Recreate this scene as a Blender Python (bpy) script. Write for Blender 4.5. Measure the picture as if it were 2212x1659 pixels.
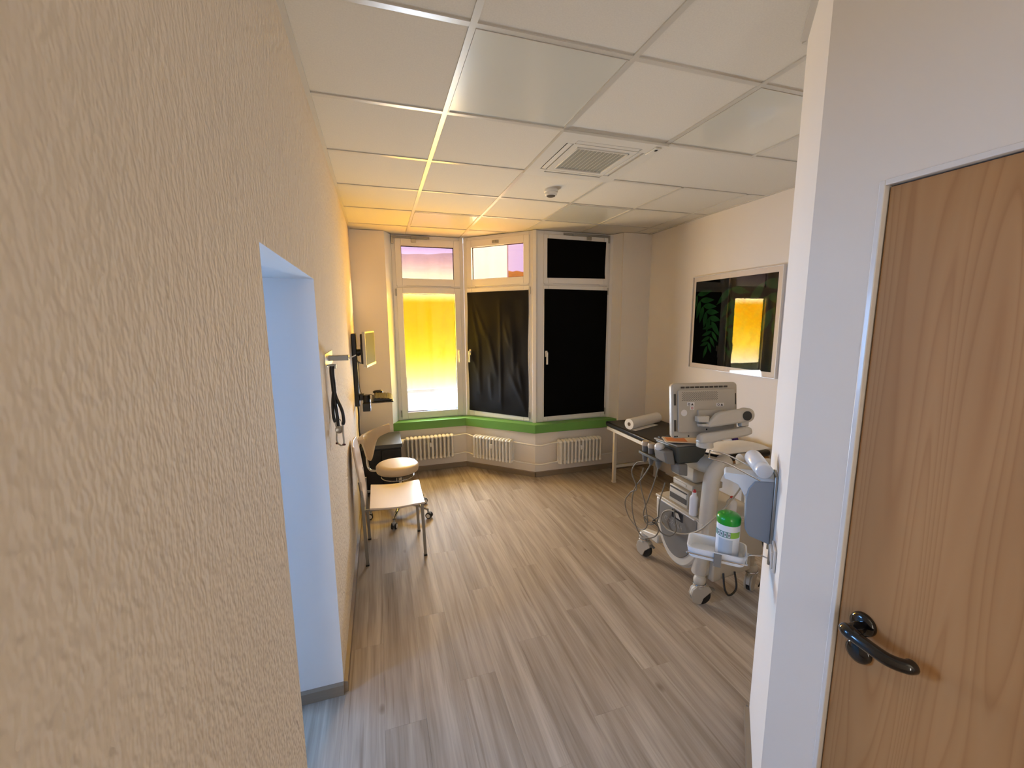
import bpy, math, random
from mathutils import Vector, Matrix
random.seed(7)
SC = bpy.context.scene
for _o in list(bpy.data.objects):
    bpy.data.objects.remove(_o)
COL = SC.collection
PI = math.pi

# ------------------------------------------------------------------ camera
CAM_H = 1.785
CEIL = 2.771
_f, _yaw, _pitch, _roll = 902.33, 0.3069, 0.1479, 0.0070
_cy, _sy, _cp, _sp = math.cos(_yaw), math.sin(_yaw), math.cos(_pitch), math.sin(_pitch)
_fwd = Vector((_sy*_cp, _cy*_cp, -_sp)); _right = Vector((_cy, -_sy, 0)); _down = _fwd.cross(_right)
_r = math.cos(_roll)*_right + math.sin(_roll)*_down
_d = -math.sin(_roll)*_right + math.cos(_roll)*_down
camd = bpy.data.cameras.new('camera'); cam = bpy.data.objects.new('camera', camd); COL.objects.link(cam)
camd.sensor_fit = 'HORIZONTAL'; camd.sensor_width = 36.0; camd.lens = _f/2212.0*36.0
camd.clip_start = 0.02; camd.clip_end = 200
cam.matrix_world = Matrix(((_r.x, -_d.x, -_fwd.x, 0), (_r.y, -_d.y, -_fwd.y, 0), (_r.z, -_d.z, -_fwd.z, CAM_H), (0, 0, 0, 1)))
SC.camera = cam

# ------------------------------------------------------------------ world, lights, exposure
SKY = (0.60, 0.75, 1.0)
SKY_STRENGTH = 5.0
w = bpy.data.worlds.new('sky'); SC.world = w; w.use_nodes = True
bg = w.node_tree.nodes['Background']
bg.inputs[0].default_value = (*SKY, 1); bg.inputs[1].default_value = SKY_STRENGTH

def area(name, loc, direction, sx, sy, power, color, portal=False):
    l = bpy.data.lights.new(name, 'AREA'); l.shape = 'RECTANGLE'; l.size = sx; l.size_y = sy
    l.energy = power; l.color = color
    o = bpy.data.objects.new(name, l); COL.objects.link(o); o.location = loc
    o.rotation_euler = Vector(direction).to_track_quat('-Z', 'Y').to_euler()
    if portal:
        l.cycles.is_portal = True
    return o
sun_l = bpy.data.lights.new('sun', 'SUN'); sun_l.energy = 4.0; sun_l.angle = math.radians(1.0); sun_l.color = (1.0, 0.95, 0.86)
sun_o = bpy.data.objects.new('sun', sun_l); COL.objects.link(sun_o); sun_o.location = (12, 4, 6)
sun_o.rotation_euler = Vector((-1.0, -0.10, -0.28)).to_track_quat('-Z', 'Y').to_euler()
# daylight falling in through the open window panes (each lamp sits just outside its glass)
area('daylight_window_1', (0.60, 5.15, 1.62), (0, -1, 0), 0.66, 1.0, 80.0, (0.84, 0.68, 1.0))
lo_ = area('daylight_window_1_low', (0.60, 5.15, 0.86), (0.28, -1, 0.12), 0.66, 0.28, 39.0, (0.57, 0.74, 0.98)); lo_.data.spread = math.radians(118)
area('daylight_window_2', (1.385, 4.818, 2.47), (-0.694, -0.72, 0), 0.70, 0.40, 3.5, (1.0, 0.75, 0.60))
# added upward lamp standing for ground-reflected sun, for the orange ceiling glow
area('ground_bounce_fill', (0.85, 5.72, -0.30), (-0.05, -0.40, 1), 2.0, 0.45, 80.0, (1.0, 0.50, 0.12))
# daylight through the windows of the side room
area('daylight_side_room', (-2.58, 2.70, 1.55), (1, 0, 0), 0.8, 1.0, 50.0, (0.17, 0.47, 1.0))
area('daylight_side_room_near', (-2.58, 1.15, 1.5), (1, 0, 0), 0.4, 0.8, 30.0, (0.10, 0.40, 1.0))
# added soft fill behind the camera, at the closed corridor end
area('corridor_end_fill', (-0.07, -2.58, 1.5), (0, 1, 0.02), 0.30, 1.8, 19.0, (1.0, 0.93, 0.86))
# added warm fill under the corridor ceiling behind the camera, no fixture
area('corridor_warm_fill', (0.75, -1.3, 2.74), (0, 0, -1), 0.7, 2.2, 5.0, (1.0, 0.84, 0.64))

SC.view_settings.view_transform = 'Standard'; SC.view_settings.look = 'None'
SC.view_settings.gamma = 1.0; SC.view_settings.use_curve_mapping = False
SC.view_settings.exposure = 0.0
try:
    cy = SC.cycles
    cy.max_bounces = 6; cy.diffuse_bounces = 4; cy.glossy_bounces = 3; cy.transmission_bounces = 4
    cy.use_adaptive_sampling = True; cy.adaptive_threshold = 0.2; cy.adaptive_min_samples = 16; cy.use_light_tree = False
    cy.transparent_max_bounces = 12; cy.use_denoising = True
    cy.caustics_reflective = False; cy.caustics_refractive = False
    cy.sample_clamp_indirect = 6.0
except Exception:
    pass

# ------------------------------------------------------------------ helpers
def lin(h):
    if isinstance(h, str):
        c = [int(h[i:i+2], 16)/255 for i in (0, 2, 4)]
    else:
        c = [x/255 for x in h]
    return tuple((x/12.92 if x <= .04045 else ((x+.055)/1.055)**2.4) for x in c)

MATS = {}
def mat(name, col, rough=.5, metal=0.0, spec=.5, bump=None, var=None, coat=0.0, emit=None, stretch=None):
    """plain procedural material: noise colour variation + noise bump"""
    m = bpy.data.materials.new(name); m.use_nodes = True; MATS[name] = m
    nt = m.node_tree; b = nt.nodes['Principled BSDF']
    c = lin(col)
    b.inputs['Base Color'].default_value = (*c, 1); b.inputs['Roughness'].default_value = rough
    b.inputs['Metallic'].default_value = metal; b.inputs['Specular IOR Level'].default_value = spec
    b.inputs['Coat Weight'].default_value = coat
    if not (var or bump or stretch):
        return m
    tc = nt.nodes.new('ShaderNodeTexCoord'); src = tc.outputs['Object']
    if stretch:
        mp = nt.nodes.new('ShaderNodeMapping'); mp.inputs['Scale'].default_value = stretch
        nt.links.new(src, mp.inputs[0]); src = mp.outputs[0]
    vs, va = var if var else (12.0, 0.03)
    n = nt.nodes.new('ShaderNodeTexNoise'); n.inputs['Scale'].default_value = vs; n.inputs['Detail'].default_value = 1
    nt.links.new(src, n.inputs['Vector'])
    mx = nt.nodes.new('ShaderNodeMix'); mx.data_type = 'RGBA'
    mx.inputs['A'].default_value = (*[x*(1-va) for x in c], 1); mx.inputs['B'].default_value = (*[min(1, x*(1+va)) for x in c], 1)
    nt.links.new(n.outputs['Fac'], mx.inputs['Factor']); nt.links.new(mx.outputs['Result'], b.inputs['Base Color'])
    if bump:
        s, st, ds = bump
        n2 = nt.nodes.new('ShaderNodeTexNoise'); n2.inputs['Scale'].default_value = s; n2.inputs['Detail'].default_value = 1
        nt.links.new(src, n2.inputs['Vector'])
        bp = nt.nodes.new('ShaderNodeBump'); bp.inputs['Strength'].default_value = st; bp.inputs['Distance'].default_value = ds
        nt.links.new(n2.outputs['Fac'], bp.inputs['Height']); nt.links.new(bp.outputs['Normal'], b.inputs['Normal'])
    return m

def ramp(nt, stops):
    r = nt.nodes.new('ShaderNodeValToRGB'); e = r.color_ramp.elements
    while len(e) > 1:
        e.remove(e[-1])
    e[0].position = stops[0][0]; e[0].color = (*stops[0][1], 1)
    for p, c in stops[1:]:
        x = e.new(p); x.color = (*c, 1)
    return r

class MB:
    def __init__(self):
        self.v = []; self.f = []
    def add(self, vs, fs):
        k = len(self.v); self.v += [tuple(x) for x in vs]; self.f += [tuple(i+k for i in q) for q in fs]; return self
    def box(self, c, s, R=None):
        hx, hy, hz = s[0]/2, s[1]/2, s[2]/2
        vs = [Vector((x, y, z)) for z in (-hz, hz) for x, y in ((-hx, -hy), (hx, -hy), (hx, hy), (-hx, hy))]
        if R is not None:
            vs = [R @ p for p in vs]
        return self.add([p+Vector(c) for p in vs], [(3, 2, 1, 0), (4, 5, 6, 7), (0, 1, 5, 4), (1, 2, 6, 5), (2, 3, 7, 6), (3, 0, 4, 7)])
    def lim(self, x0, x1, y0, y1, z0, z1):
        return self.box(((x0+x1)/2, (y0+y1)/2, (z0+z1)/2), (x1-x0, y1-y0, z1-z0))
    def hexa(self, p):
        return self.add(p, [(3, 2, 1, 0), (4, 5, 6, 7), (0, 1, 5, 4), (1, 2, 6, 5), (2, 3, 7, 6), (3, 0, 4, 7)])
    def prism(self, poly, lo, hi, axis='z'):
        n = len(poly)
        g = {'z': lambda a, b, h: (a, b, h), 'x': lambda a, b, h: (h, a, b), 'y': lambda a, b, h: (a, h, b)}[axis]
        ar = sum(poly[i][0]*poly[(i+1) % n][1]-poly[(i+1) % n][0]*poly[i][1] for i in range(n))
        if ar < 0:
            poly = poly[::-1]
        vs = [g(a, b, lo) for a, b in poly]+[g(a, b, hi) for a, b in poly]
        fs = [tuple(range(n-1, -1, -1)), tuple(range(n, 2*n))]+[(i, (i+1) % n, n+(i+1) % n, n+i) for i in range(n)]
        if axis == 'y':
            fs = [q[::-1] for q in fs]
        return self.add(vs, fs)
    def frame_of(self, d):
        d = Vector(d).normalized(); u = d.orthogonal().normalized(); return d, u, d.cross(u)
    def cyl(self, p0, p1, r0, r1=None, seg=16):
        r1 = r0 if r1 is None else r1
        p0, p1 = Vector(p0), Vector(p1); d, u, w_ = self.frame_of(p1-p0)
        vs = []
        for p, r in ((p0, r0), (p1, r1)):
            vs += [p+r*(math.cos(2*PI*i/seg)*u+math.sin(2*PI*i/seg)*w_) for i in range(seg)]
        fs = [tuple(range(seg-1, -1, -1)), tuple(range(seg, 2*seg))]+[(i, (i+1) % seg, seg+(i+1) % seg, seg+i) for i in range(seg)]
        return self.add(vs, fs)
    def tube(self, pts, r, seg=8, closed=False):
        pts = [Vector(p) for p in pts]; n = len(pts); rs = r if isinstance(r, (list, tuple)) else [r]*n
        vs = []; u = None
        for i in range(n):
            a = pts[i-1] if (i > 0 or closed) else pts[i]; b = pts[(i+1) % n] if (i < n-1 or closed) else pts[i]
            d = (b-a).normalized()
            if u is None:
                u = d.orthogonal().normalized()
            u = (u-d*u.dot(d)).normalized(); w_ = d.cross(u)
            vs += [pts[i]+rs[i]*(math.cos(2*PI*k/seg)*u+math.sin(2*PI*k/seg)*w_) for k in range(seg)]
        fs = []
        m = n if closed else n-1
        for i in range(m):
            j = (i+1) % n
            fs += [(i*seg+k, i*seg+(k+1) % seg, j*seg+(k+1) % seg, j*seg+k) for k in range(seg)]
        if not closed:
            fs += [tuple(range(seg-1, -1, -1)), tuple(range((n-1)*seg, n*seg))]
        return self.add(vs, fs)
    def lathe(self, prof, c=(0, 0, 0), axis=(0, 0, 1), seg=24):
        d, u, w_ = self.frame_of(axis); c = Vector(c); n = len(prof); vs = []
        for r, h in prof:
            vs += [c+d*h+max(r, 1e-4)*(math.cos(2*PI*k/seg)*u+math.sin(2*PI*k/seg)*w_) for k in range(seg)]
        fs = [(i*seg+k, i*seg+(k+1) % seg, (i+1)*seg+(k+1) % seg, (i+1)*seg+k) for i in range(n-1) for k in range(seg)]
        fs += [tuple(range(seg-1, -1, -1)), tuple(range((n-1)*seg, n*seg))]
        return self.add(vs, fs)
    def ell(self, c, r, seg=16, rings=9, R=None):
        vs = []; c = Vector(c)
        for i in range(rings+1):
            t = -PI/2+PI*i/rings
            for k in range(seg):
                a = 2*PI*k/seg; cr = max(math.cos(t), 1e-3)
                p = Vector((r[0]*cr*math.cos(a), r[1]*cr*math.sin(a), r[2]*math.sin(t)))
                vs.append((R @ p if R is not None else p)+c)
        fs = [(i*seg+k, i*seg+(k+1) % seg, (i+1)*seg+(k+1) % seg, (i+1)*seg+k) for i in range(rings) for k in range(seg)]
        fs += [tuple(range(seg-1, -1, -1)), tuple(range(rings*seg, (rings+1)*seg))]
        return self.add(vs, fs)
    def slab(self, fn, nu, nv, th):
        """thick sheet: fn(u,v)->Vector, thickness th along the sheet normal"""
        P = [[Vector(fn(i/nu, j/nv)) for j in range(nv+1)] for i in range(nu+1)]
        a = []; b = []
        for i in range(nu+1):
            for j in range(nv+1):
                du = P[min(i+1, nu)][j]-P[max(i-1, 0)][j]; dv = P[i][min(j+1, nv)]-P[i][max(j-1, 0)]
                nrm = du.cross(dv)
                nrm = nrm.normalized() if nrm.length > 1e-9 else Vector((0, 0, 1))
                a.append(P[i][j]+nrm*th/2); b.append(P[i][j]-nrm*th/2)
        N = len(a); W = nv+1; fs = []
        for i in range(nu):
            for j in range(nv):
                q = (i*W+j, (i+1)*W+j, (i+1)*W+j+1, i*W+j+1); fs.append(q); fs.append(tuple(N+x for x in q[::-1]))
        rim = [i*W for i in range(nu)]+[nu*W+j for j in range(nv)]+[i*W+nv for i in range(nu, 0, -1)]+[j for j in range(nv, 0, -1)]
        for k in range(len(rim)):
            x, y = rim[k], rim[(k+1) % len(rim)]; fs.append((y, x, N+x, N+y))
        return self.add(a+b, fs)
    def mapped(self, T):
        self.v = [tuple(T(*p)) for p in self.v]; return self
    def mesh(self, name, smooth=35):
        me = bpy.data.meshes.new(name); me.from_pydata(self.v, [], self.f); me.update()
        if smooth:
            for p in me.polygons:
                p.use_smooth = True
            me.set_sharp_from_angle(angle=math.radians(smooth))
        return me
    def build(self, name, m, parent=None, bevel=0, smooth=35, rel=True, label=None):
        if parent is not None and rel:
            L = parent.matrix_world.translation if False else Vector(parent.get('_o', (0, 0, 0)))
            self.v = [tuple(Vector(p)-L) for p in self.v]
        me = self.mesh(name, smooth); me.materials.append(MATS[m] if isinstance(m, str) else m)
        o = bpy.data.objects.new(name, me); COL.objects.link(o)
        if parent is not None:
            o.parent = parent
            if rel:
                o['_o'] = list(parent.get('_o', (0, 0, 0)))
        if bevel:
            bv = o.modifiers.new('bevel', 'BEVEL'); bv.width = bevel; bv.segments = 2; bv.limit_method = 'ANGLE'; bv.angle_limit = math.radians(40)
        if label:
            o['label'] = label
        return o

def tag(o, label=None, cat=None, group=None, kind=None):
    if label: o['label'] = label
    if cat: o['category'] = cat
    if group: o['group'] = group
    if kind: o['kind'] = kind
    return o
def thing(name, loc, label, cat, group=None, kind=None):
    o = bpy.data.objects.new(name, None); COL.objects.link(o); o.location = loc; o.empty_display_size = .05
    o['_o'] = list(loc)
    return tag(o, label, cat, group, kind)
def copyobj(src, parent, loc, name=None):
    c = src.copy(); COL.objects.link(c); c.parent = parent; c.location = loc
    return c
def crom(P, k=8, closed=False):
    P = [Vector(p) for p in P]; n = len(P); out = []
    rng = range(n) if closed else range(n-1)
    for i in rng:
        p1, p2 = P[i], P[(i+1) % n]
        p0 = P[i-1] if (i > 0 or closed) else p1*2-p2
        p3 = P[(i+2) % n] if (i+2 < n or closed) else p2*2-p1
        for j in range(k):
            t = j/k
            out.append(.5*((2*p1)+(-p0+p2)*t+(2*p0-5*p1+4*p2-p3)*t*t+(-p0+3*p1-3*p2+p3)*t**3))
    if not closed:
        out.append(P[-1])
    return out
def rz(a): return Matrix.Rotation(a, 3, 'Z')
def rx(a): return Matrix.Rotation(a, 3, 'X')
def ry(a): return Matrix.Rotation(a, 3, 'Y')
def rrect(x0, x1, y0, y1, r, k=5):
    out = []
    for cx_, cy_, a0 in ((x1-r, y0+r, -PI/2), (x1-r, y1-r, 0), (x0+r, y1-r, PI/2), (x0+r, y0+r, PI)):
        out += [(cx_+r*math.cos(a0+PI/2*i/k), cy_+r*math.sin(a0+PI/2*i/k)) for i in range(k+1)]
    return out

# ------------------------------------------------------------------ materials
def woodchip(name, col, scale, strength, dist):
    m = mat(name, col, rough=.85, spec=.25, var=(3.0, .03)); nt = m.node_tree; b = nt.nodes['Principled BSDF']
    tc = nt.nodes.new('ShaderNodeTexCoord'); mp = nt.nodes.new('ShaderNodeMapping'); mp.inputs['Scale'].default_value = (1, 1, .55)
    mp.inputs['Rotation'].default_value = (.25, .2, 0)
    nt.links.new(tc.outputs['Object'], mp.inputs[0])
    n = nt.nodes.new('ShaderNodeTexNoise'); n.inputs['Scale'].default_value = scale; n.inputs['Detail'].default_value = 1.0; n.inputs['Roughness'].default_value = .55
    nt.links.new(mp.outputs[0], n.inputs['Vector'])
    r = ramp(nt, [(.25, (0, 0, 0)), (.75, (1, 1, 1))]); nt.links.new(n.outputs['Fac'], r.inputs[0])
    n3 = nt.nodes.new('ShaderNodeTexNoise'); n3.inputs['Scale'].default_value = scale*.3; n3.inputs['Detail'].default_value = 0; nt.links.new(tc.outputs['Object'], n3.inputs['Vector'])
    ad = nt.nodes.new('ShaderNodeMath'); ad.operation = 'ADD'; nt.links.new(r.outputs[0], ad.inputs[0]); nt.links.new(n3.outputs['Fac'], ad.inputs[1])
    bp = nt.nodes.new('ShaderNodeBump'); bp.inputs['Strength'].default_value = strength; bp.inputs['Distance'].default_value = dist
    nt.links.new(ad.outputs[0], bp.inputs['Height']); nt.links.new(bp.outputs['Normal'], b.inputs['Normal'])
    return m
woodchip('wall_paint_rough', (230, 220, 205), 95, .8, .005)
mat('wall_paint', (236, 230, 222), rough=.85, spec=.25, var=(2.5, .012))
mat('white_plaster', (222, 226, 232), rough=.8)
mat('upvc_white', (232, 230, 228), rough=.25, spec=.5, coat=.2)
mat('reveal_white', (225, 232, 240), rough=.22, spec=.6, coat=.4)
mat('green_sill', (104, 160, 76), rough=.45, var=(20, .04))
mat('baseboard_taupe', (140, 124, 104), rough=.5, stretch=(1, 1, 8), var=(14, .10))
mat('ceiling_tile', (222, 218, 208), rough=.95, spec=.1, var=(170, .07))
mat('grid_white', (206, 202, 192), rough=.28, spec=.6)
mat('light_diffuser', (222, 222, 212), rough=.22, spec=.7, coat=.3)
mat('plastic_white', (226, 224, 218), rough=.4)
mat('cassette_white', (220, 217, 208), rough=.45)
mat('cassette_grille', (150, 148, 136), rough=.7, bump=(600, .3, .001))
mat('dark_slot', (26, 24, 22), rough=.8)
mat('radiator_white', (232, 229, 222), rough=.3, coat=.2)
mat('chrome', (205, 205, 205), rough=.12, metal=1)
mat('steel_brushed', (172, 170, 164), rough=.35, metal=1)
mat('chair_metal', (150, 148, 142), rough=.42, metal=.8)
mat('chair_white', (208, 192, 176), rough=.35, coat=.15)
mat('leather_cream', (196, 176, 146), rough=.45, bump=(220, .06, .0008))
mat('rubber_black', (22, 22, 22), rough=.6)
mat('black_plastic', (18, 18, 19), rough=.4)
mat('matte_black', (9, 9, 10), rough=.95, spec=.08)
mat('black_leather', (30, 25, 23), rough=.38, bump=(160, .08, .001))
mat('brown_board', (150, 104, 48), rough=.6)
mat('couch_white', (226, 222, 212), rough=.35)
mat('paper_white', (235, 232, 226), rough=.9, spec=.1, bump=(40, .15, .003))
mat('card_tube', (105, 90, 74), rough=.9)
mat('purple_cloth', (66, 34, 110), rough=.7, bump=(90, .2, .002))
mat('us_beige', (188, 178, 158), rough=.45)
mat('us_light', (205, 197, 180), rough=.42)
mat('us_grey', (122, 117, 108), rough=.55)
mat('us_emboss', (160, 153, 141), rough=.5)
mat('us_dark', (72, 73, 66), rough=.5)
mat('us_darker', (52, 50, 46), rough=.5)
mat('us_vent', (74, 66, 55), rough=.7)
mat('probe_grey', (108, 104, 98), rough=.5)
mat('cable_grey', (118, 108, 90), rough=.5)
mat('cable_light', (168, 158, 138), rough=.5)
mat('cable_dark', (48, 42, 34), rough=.5)
mat('sticker_white', (230, 226, 220), rough=.5)
mat('sticker_red', (190, 70, 60), rough=.5)
mat('leaflet_orange', (226, 140, 80), rough=.7)
mat('leaflet_cream', (228, 206, 176), rough=.7)
mat('bottle_white', (232, 232, 234), rough=.35)
mat('cap_red', (196, 36, 34), rough=.4)
mat('lid_green', (16, 150, 34), rough=.28, coat=.3)
mat('can_white', (226, 228, 230), rough=.4)
mat('label_teal', (98, 138, 128), rough=.5)
mat('label_lime', (140, 190, 60), rough=.5)
mat('label_grey', (180, 190, 200), rough=.5)
mat('label_dark', (70, 76, 84), rough=.5)
mat('disp_grey', (152, 155, 158), rough=.45)
mat('disp_white', (218, 222, 224), rough=.4)
mat('clear_plastic', (228, 228, 228), rough=.2)
mat('tray_white', (228, 230, 232), rough=.35)
mat('clip_grey', (128, 124, 118), rough=.4)
mat('switch_white', (226, 220, 212), rough=.35)
mat('handle_black', (12, 11, 15), rough=.12, coat=.6)
mat('monitor_silver', (196, 192, 184), rough=.4)
mat('screen_grey', (84, 92, 96), rough=.7, spec=.08)
mat('monitor_dark', (38, 30, 30), rough=.5)
mat('bracket_silver', (150, 150, 146), rough=.45, metal=.3)
mat('steth_black', (16, 14, 16), rough=.4)
mat('eartip_red', (70, 14, 22), rough=.4)
mat('cabinet_black', (14, 13, 14), rough=.5)
mat('cabinet_top', (58, 60, 62), rough=.45)
mat('mat_white', (226, 214, 200), rough=.6)
mat('print_black', (5, 6, 5), rough=.9, spec=.02)
mat('concrete', (170, 168, 160), rough=.9)
mat('ground_pale', (214, 158, 98), rough=.95, var=(.8, .2))
mat('hedge_green', (226, 158, 44), rough=.9, bump=(6, .9, .1), var=(3, .4))
mat('rail_pale', (214, 222, 226), rough=.5)

def m_floor():
    m = bpy.data.materials.new('oak_plank'); m.use_nodes = True; MATS['oak_plank'] = m
    nt = m.node_tree; b = nt.nodes['Principled BSDF']; L = nt.links.new
    geo = nt.nodes.new('ShaderNodeNewGeometry'); oi = nt.nodes.new('ShaderNodeObjectInfo')
    sc = nt.nodes.new('ShaderNodeVectorMath'); sc.operation = 'SCALE'; sc.inputs[0].default_value = (37, 53, 11); L(oi.outputs['Random'], sc.inputs['Scale'])
    ad = nt.nodes.new('ShaderNodeVectorMath'); ad.operation = 'ADD'; L(geo.outputs['Position'], ad.inputs[0]); L(sc.outputs[0], ad.inputs[1])
    def noise(scale, detail, rough, dist=0):
        mp = nt.nodes.new('ShaderNodeMapping'); mp.inputs['Scale'].default_value = scale; L(ad.outputs[0], mp.inputs[0])
        n = nt.nodes.new('ShaderNodeTexNoise'); n.inputs['Scale'].default_value = 1; n.inputs['Detail'].default_value = detail
        n.inputs['Roughness'].default_value = rough; n.inputs['Distortion'].default_value = dist; L(mp.outputs[0], n.inputs['Vector']); return n.outputs['Fac']
    broad = noise((15, .75, 1), 2, .55, .5); fine = noise((85, 3.2, 1), 2, .65); cracks = noise((42, 1.5, 1), 1, .5, .8)
    r1 = ramp(nt, [(.28, lin((152, 138, 121))), (.5, lin((175, 161, 144))), (.74, lin((197, 185, 168)))]); L(broad, r1.inputs[0])
    r2 = ramp(nt, [(.3, (.80, .79, .77)), (.62, (1.05, 1.05, 1.05))]); L(fine, r2.inputs[0])
    m1 = nt.nodes.new('ShaderNodeMix'); m1.data_type = 'RGBA'; m1.blend_type = 'MULTIPLY'; m1.inputs['Factor'].default_value = .75
    L(r1.outputs[0], m1.inputs['A']); L(r2.outputs[0], m1.inputs['B'])
    r3 = ramp(nt, [(.62, (1, 1, 1)), (.74, (.66, .62, .58))]); L(cracks, r3.inputs[0])
    m2 = nt.nodes.new('ShaderNodeMix'); m2.data_type = 'RGBA'; m2.blend_type = 'MULTIPLY'; m2.inputs['Factor'].default_value = .7
    L(m1.outputs['Result'], m2.inputs['A']); L(r3.outputs[0], m2.inputs['B'])
    # knots
    mpk = nt.nodes.new('ShaderNodeMapping'); mpk.inputs['Scale'].default_value = (4.2, 2.4, .01); L(ad.outputs[0], mpk.inputs[0])
    vo = nt.nodes.new('ShaderNodeTexVoronoi'); vo.inputs['Scale'].default_value = 1.0; L(mpk.outputs[0], vo.inputs['Vector'])
    r4 = ramp(nt, [(.035, (.5, .45, .4)), (.09, (1, 1, 1))]); L(vo.outputs['Distance'], r4.inputs[0])
    m3 = nt.nodes.new('ShaderNodeMix'); m3.data_type = 'RGBA'; m3.blend_type = 'MULTIPLY'; m3.inputs['Factor'].default_value = .75
    L(m2.outputs['Result'], m3.inputs['A']); L(r4.outputs[0], m3.inputs['B'])
    # plank-to-plank tone
    r5 = ramp(nt, [(0, (.93, .925, .92)), (.5, (.98, .98, .98)), (1, (1.04, 1.04, 1.035))]); L(oi.outputs['Random'], r5.inputs[0])
    m4 = nt.nodes.new('ShaderNodeMix'); m4.data_type = 'RGBA'; m4.blend_type = 'MULTIPLY'; m4.inputs['Factor'].default_value = 1
    L(m3.outputs['Result'], m4.inputs['A']); L(r5.outputs[0], m4.inputs['B'])
    L(m4.outputs['Result'], b.inputs['Base Color'])
    b.inputs['Roughness'].default_value = .6; b.inputs['Specular IOR Level'].default_value = .22
m_floor()

def m_door():
    m = bpy.data.materials.new('beech_veneer'); m.use_nodes = True; MATS['beech_veneer'] = m
    nt = m.node_tree; b = nt.nodes['Principled BSDF']; L = nt.links.new
    geo = nt.nodes.new('ShaderNodeNewGeometry')
    mp = nt.nodes.new('ShaderNodeMapping'); mp.inputs['Scale'].default_value = (1, 5.2, .42); L(geo.outputs['Position'], mp.inputs[0])
    n = nt.nodes.new('ShaderNodeTexNoise'); n.inputs['Scale'].default_value = 1.0; n.inputs['Detail'].default_value = 2; n.inputs['Distortion'].default_value = .6; L(mp.outputs[0], n.inputs['Vector'])
    mu = nt.nodes.new('ShaderNodeMath'); mu.operation = 'MULTIPLY'; mu.inputs[1].default_value = 26; L(n.outputs['Fac'], mu.inputs[0])
    fr = nt.nodes.new('ShaderNodeMath'); fr.operation = 'FRACT'; L(mu.outputs[0], fr.inputs[0])
    r = ramp(nt, [(0, lin((188, 144, 98))), (.12, lin((177, 132, 87))), (.35, lin((186, 142, 96))), (.8, lin((190, 147, 101))), (1, lin((188, 144, 98)))]); L(fr.outputs[0], r.inputs[0])
    mp2 = nt.nodes.new('ShaderNodeMapping'); mp2.inputs['Scale'].default_value = (1, 6, .7); L(geo.outputs['Position'], mp2.inputs[0])
    n2 = nt.nodes.new('ShaderNodeTexNoise'); n2.inputs['Scale'].default_value = 1.2; n2.inputs['Detail'].default_value = 3; L(mp2.outputs[0], n2.inputs['Vector'])
    r2 = ramp(nt, [(.3, (.86, .84, .82)), (.7, (1.06, 1.06, 1.06))]); L(n2.outputs['Fac'], r2.inputs[0])
    mx = nt.nodes.new('ShaderNodeMix'); mx.data_type = 'RGBA'; mx.blend_type = 'MULTIPLY'; mx.inputs['Factor'].default_value = .9
    L(r.outputs[0], mx.inputs['A']); L(r2.outputs[0], mx.inputs['B']); L(mx.outputs['Result'], b.inputs['Base Color'])
    b.inputs['Roughness'].default_value = .55; b.inputs['Specular IOR Level'].default_value = .2
m_door()

def m_film(name, stops, z0, z1, axis='Z', gloss=.07):
    """tinted window film: colour bands fixed to the glass, light passes through tinted"""
    m = bpy.data.materials.new(name); m.use_nodes = True; MATS[name] = m
    nt = m.node_tree; L = nt.links.new
    for n in list(nt.nodes):
        nt.nodes.remove(n)
    out = nt.nodes.new('ShaderNodeOutputMaterial'); geo = nt.nodes.new('ShaderNodeNewGeometry'); se = nt.nodes.new('ShaderNodeSeparateXYZ')
    L(geo.outputs['Position'], se.inputs[0])
    mr = nt.nodes.new('ShaderNodeMapRange'); mr.inputs['From Min'].default_value = z0; mr.inputs['From Max'].default_value = z1; L(se.outputs[axis], mr.inputs['Value'])
    r = ramp(nt, stops); L(mr.outputs[0], r.inputs[0])
    tr = nt.nodes.new('ShaderNodeBsdfTransparent'); L(r.outputs[0], tr.inputs['Color'])
    gl = nt.nodes.new('ShaderNodeBsdfGlossy'); gl.inputs['Roughness'].default_value = .03
    mx = nt.nodes.new('ShaderNodeMixShader'); mx.inputs[0].default_value = gloss
    L(tr.outputs[0], mx.inputs[1]); L(gl.outputs[0], mx.inputs[2]); L(mx.outputs[0], out.inputs['Surface'])
S = lambda r, g, b: (math.sqrt(r), math.sqrt(g), math.sqrt(b))   # light crosses two faces of a pane
m_film('film_lower', [(0, S(.90, .93, 1)), (.16, S(.90, .90, .88)), (.30, S(.84, .78, .30)), (.50, S(.78, .60, .03)), (.72, S(.70, .42, .004)), (.93, S(.68, .36, .003)), (1, S(.95, .8, .3))], .715, 2.115)  # yellow tint also carries the view's sunlit top and washed-out bottom
m_film('film_upper', [(0, S(1, .76, .42)), (.25, S(.80, .50, .36)), (.6, S(.52, .28, .26)), (1, S(.30, .16, .19))], 2.285, 2.65)  # pink tint darkens upward for the dimmer sky, lighter low for the sunlit sheet
m_film('film_corner', [(0, S(1, .74, .46)), (.70, S(1, .74, .46)), (.705, S(.34, .18, .18)), (1, S(.31, .16, .18))], 1.10, 1.587, 'X')  # split puts the bright sheet and dimmer sky outside into the tint

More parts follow.
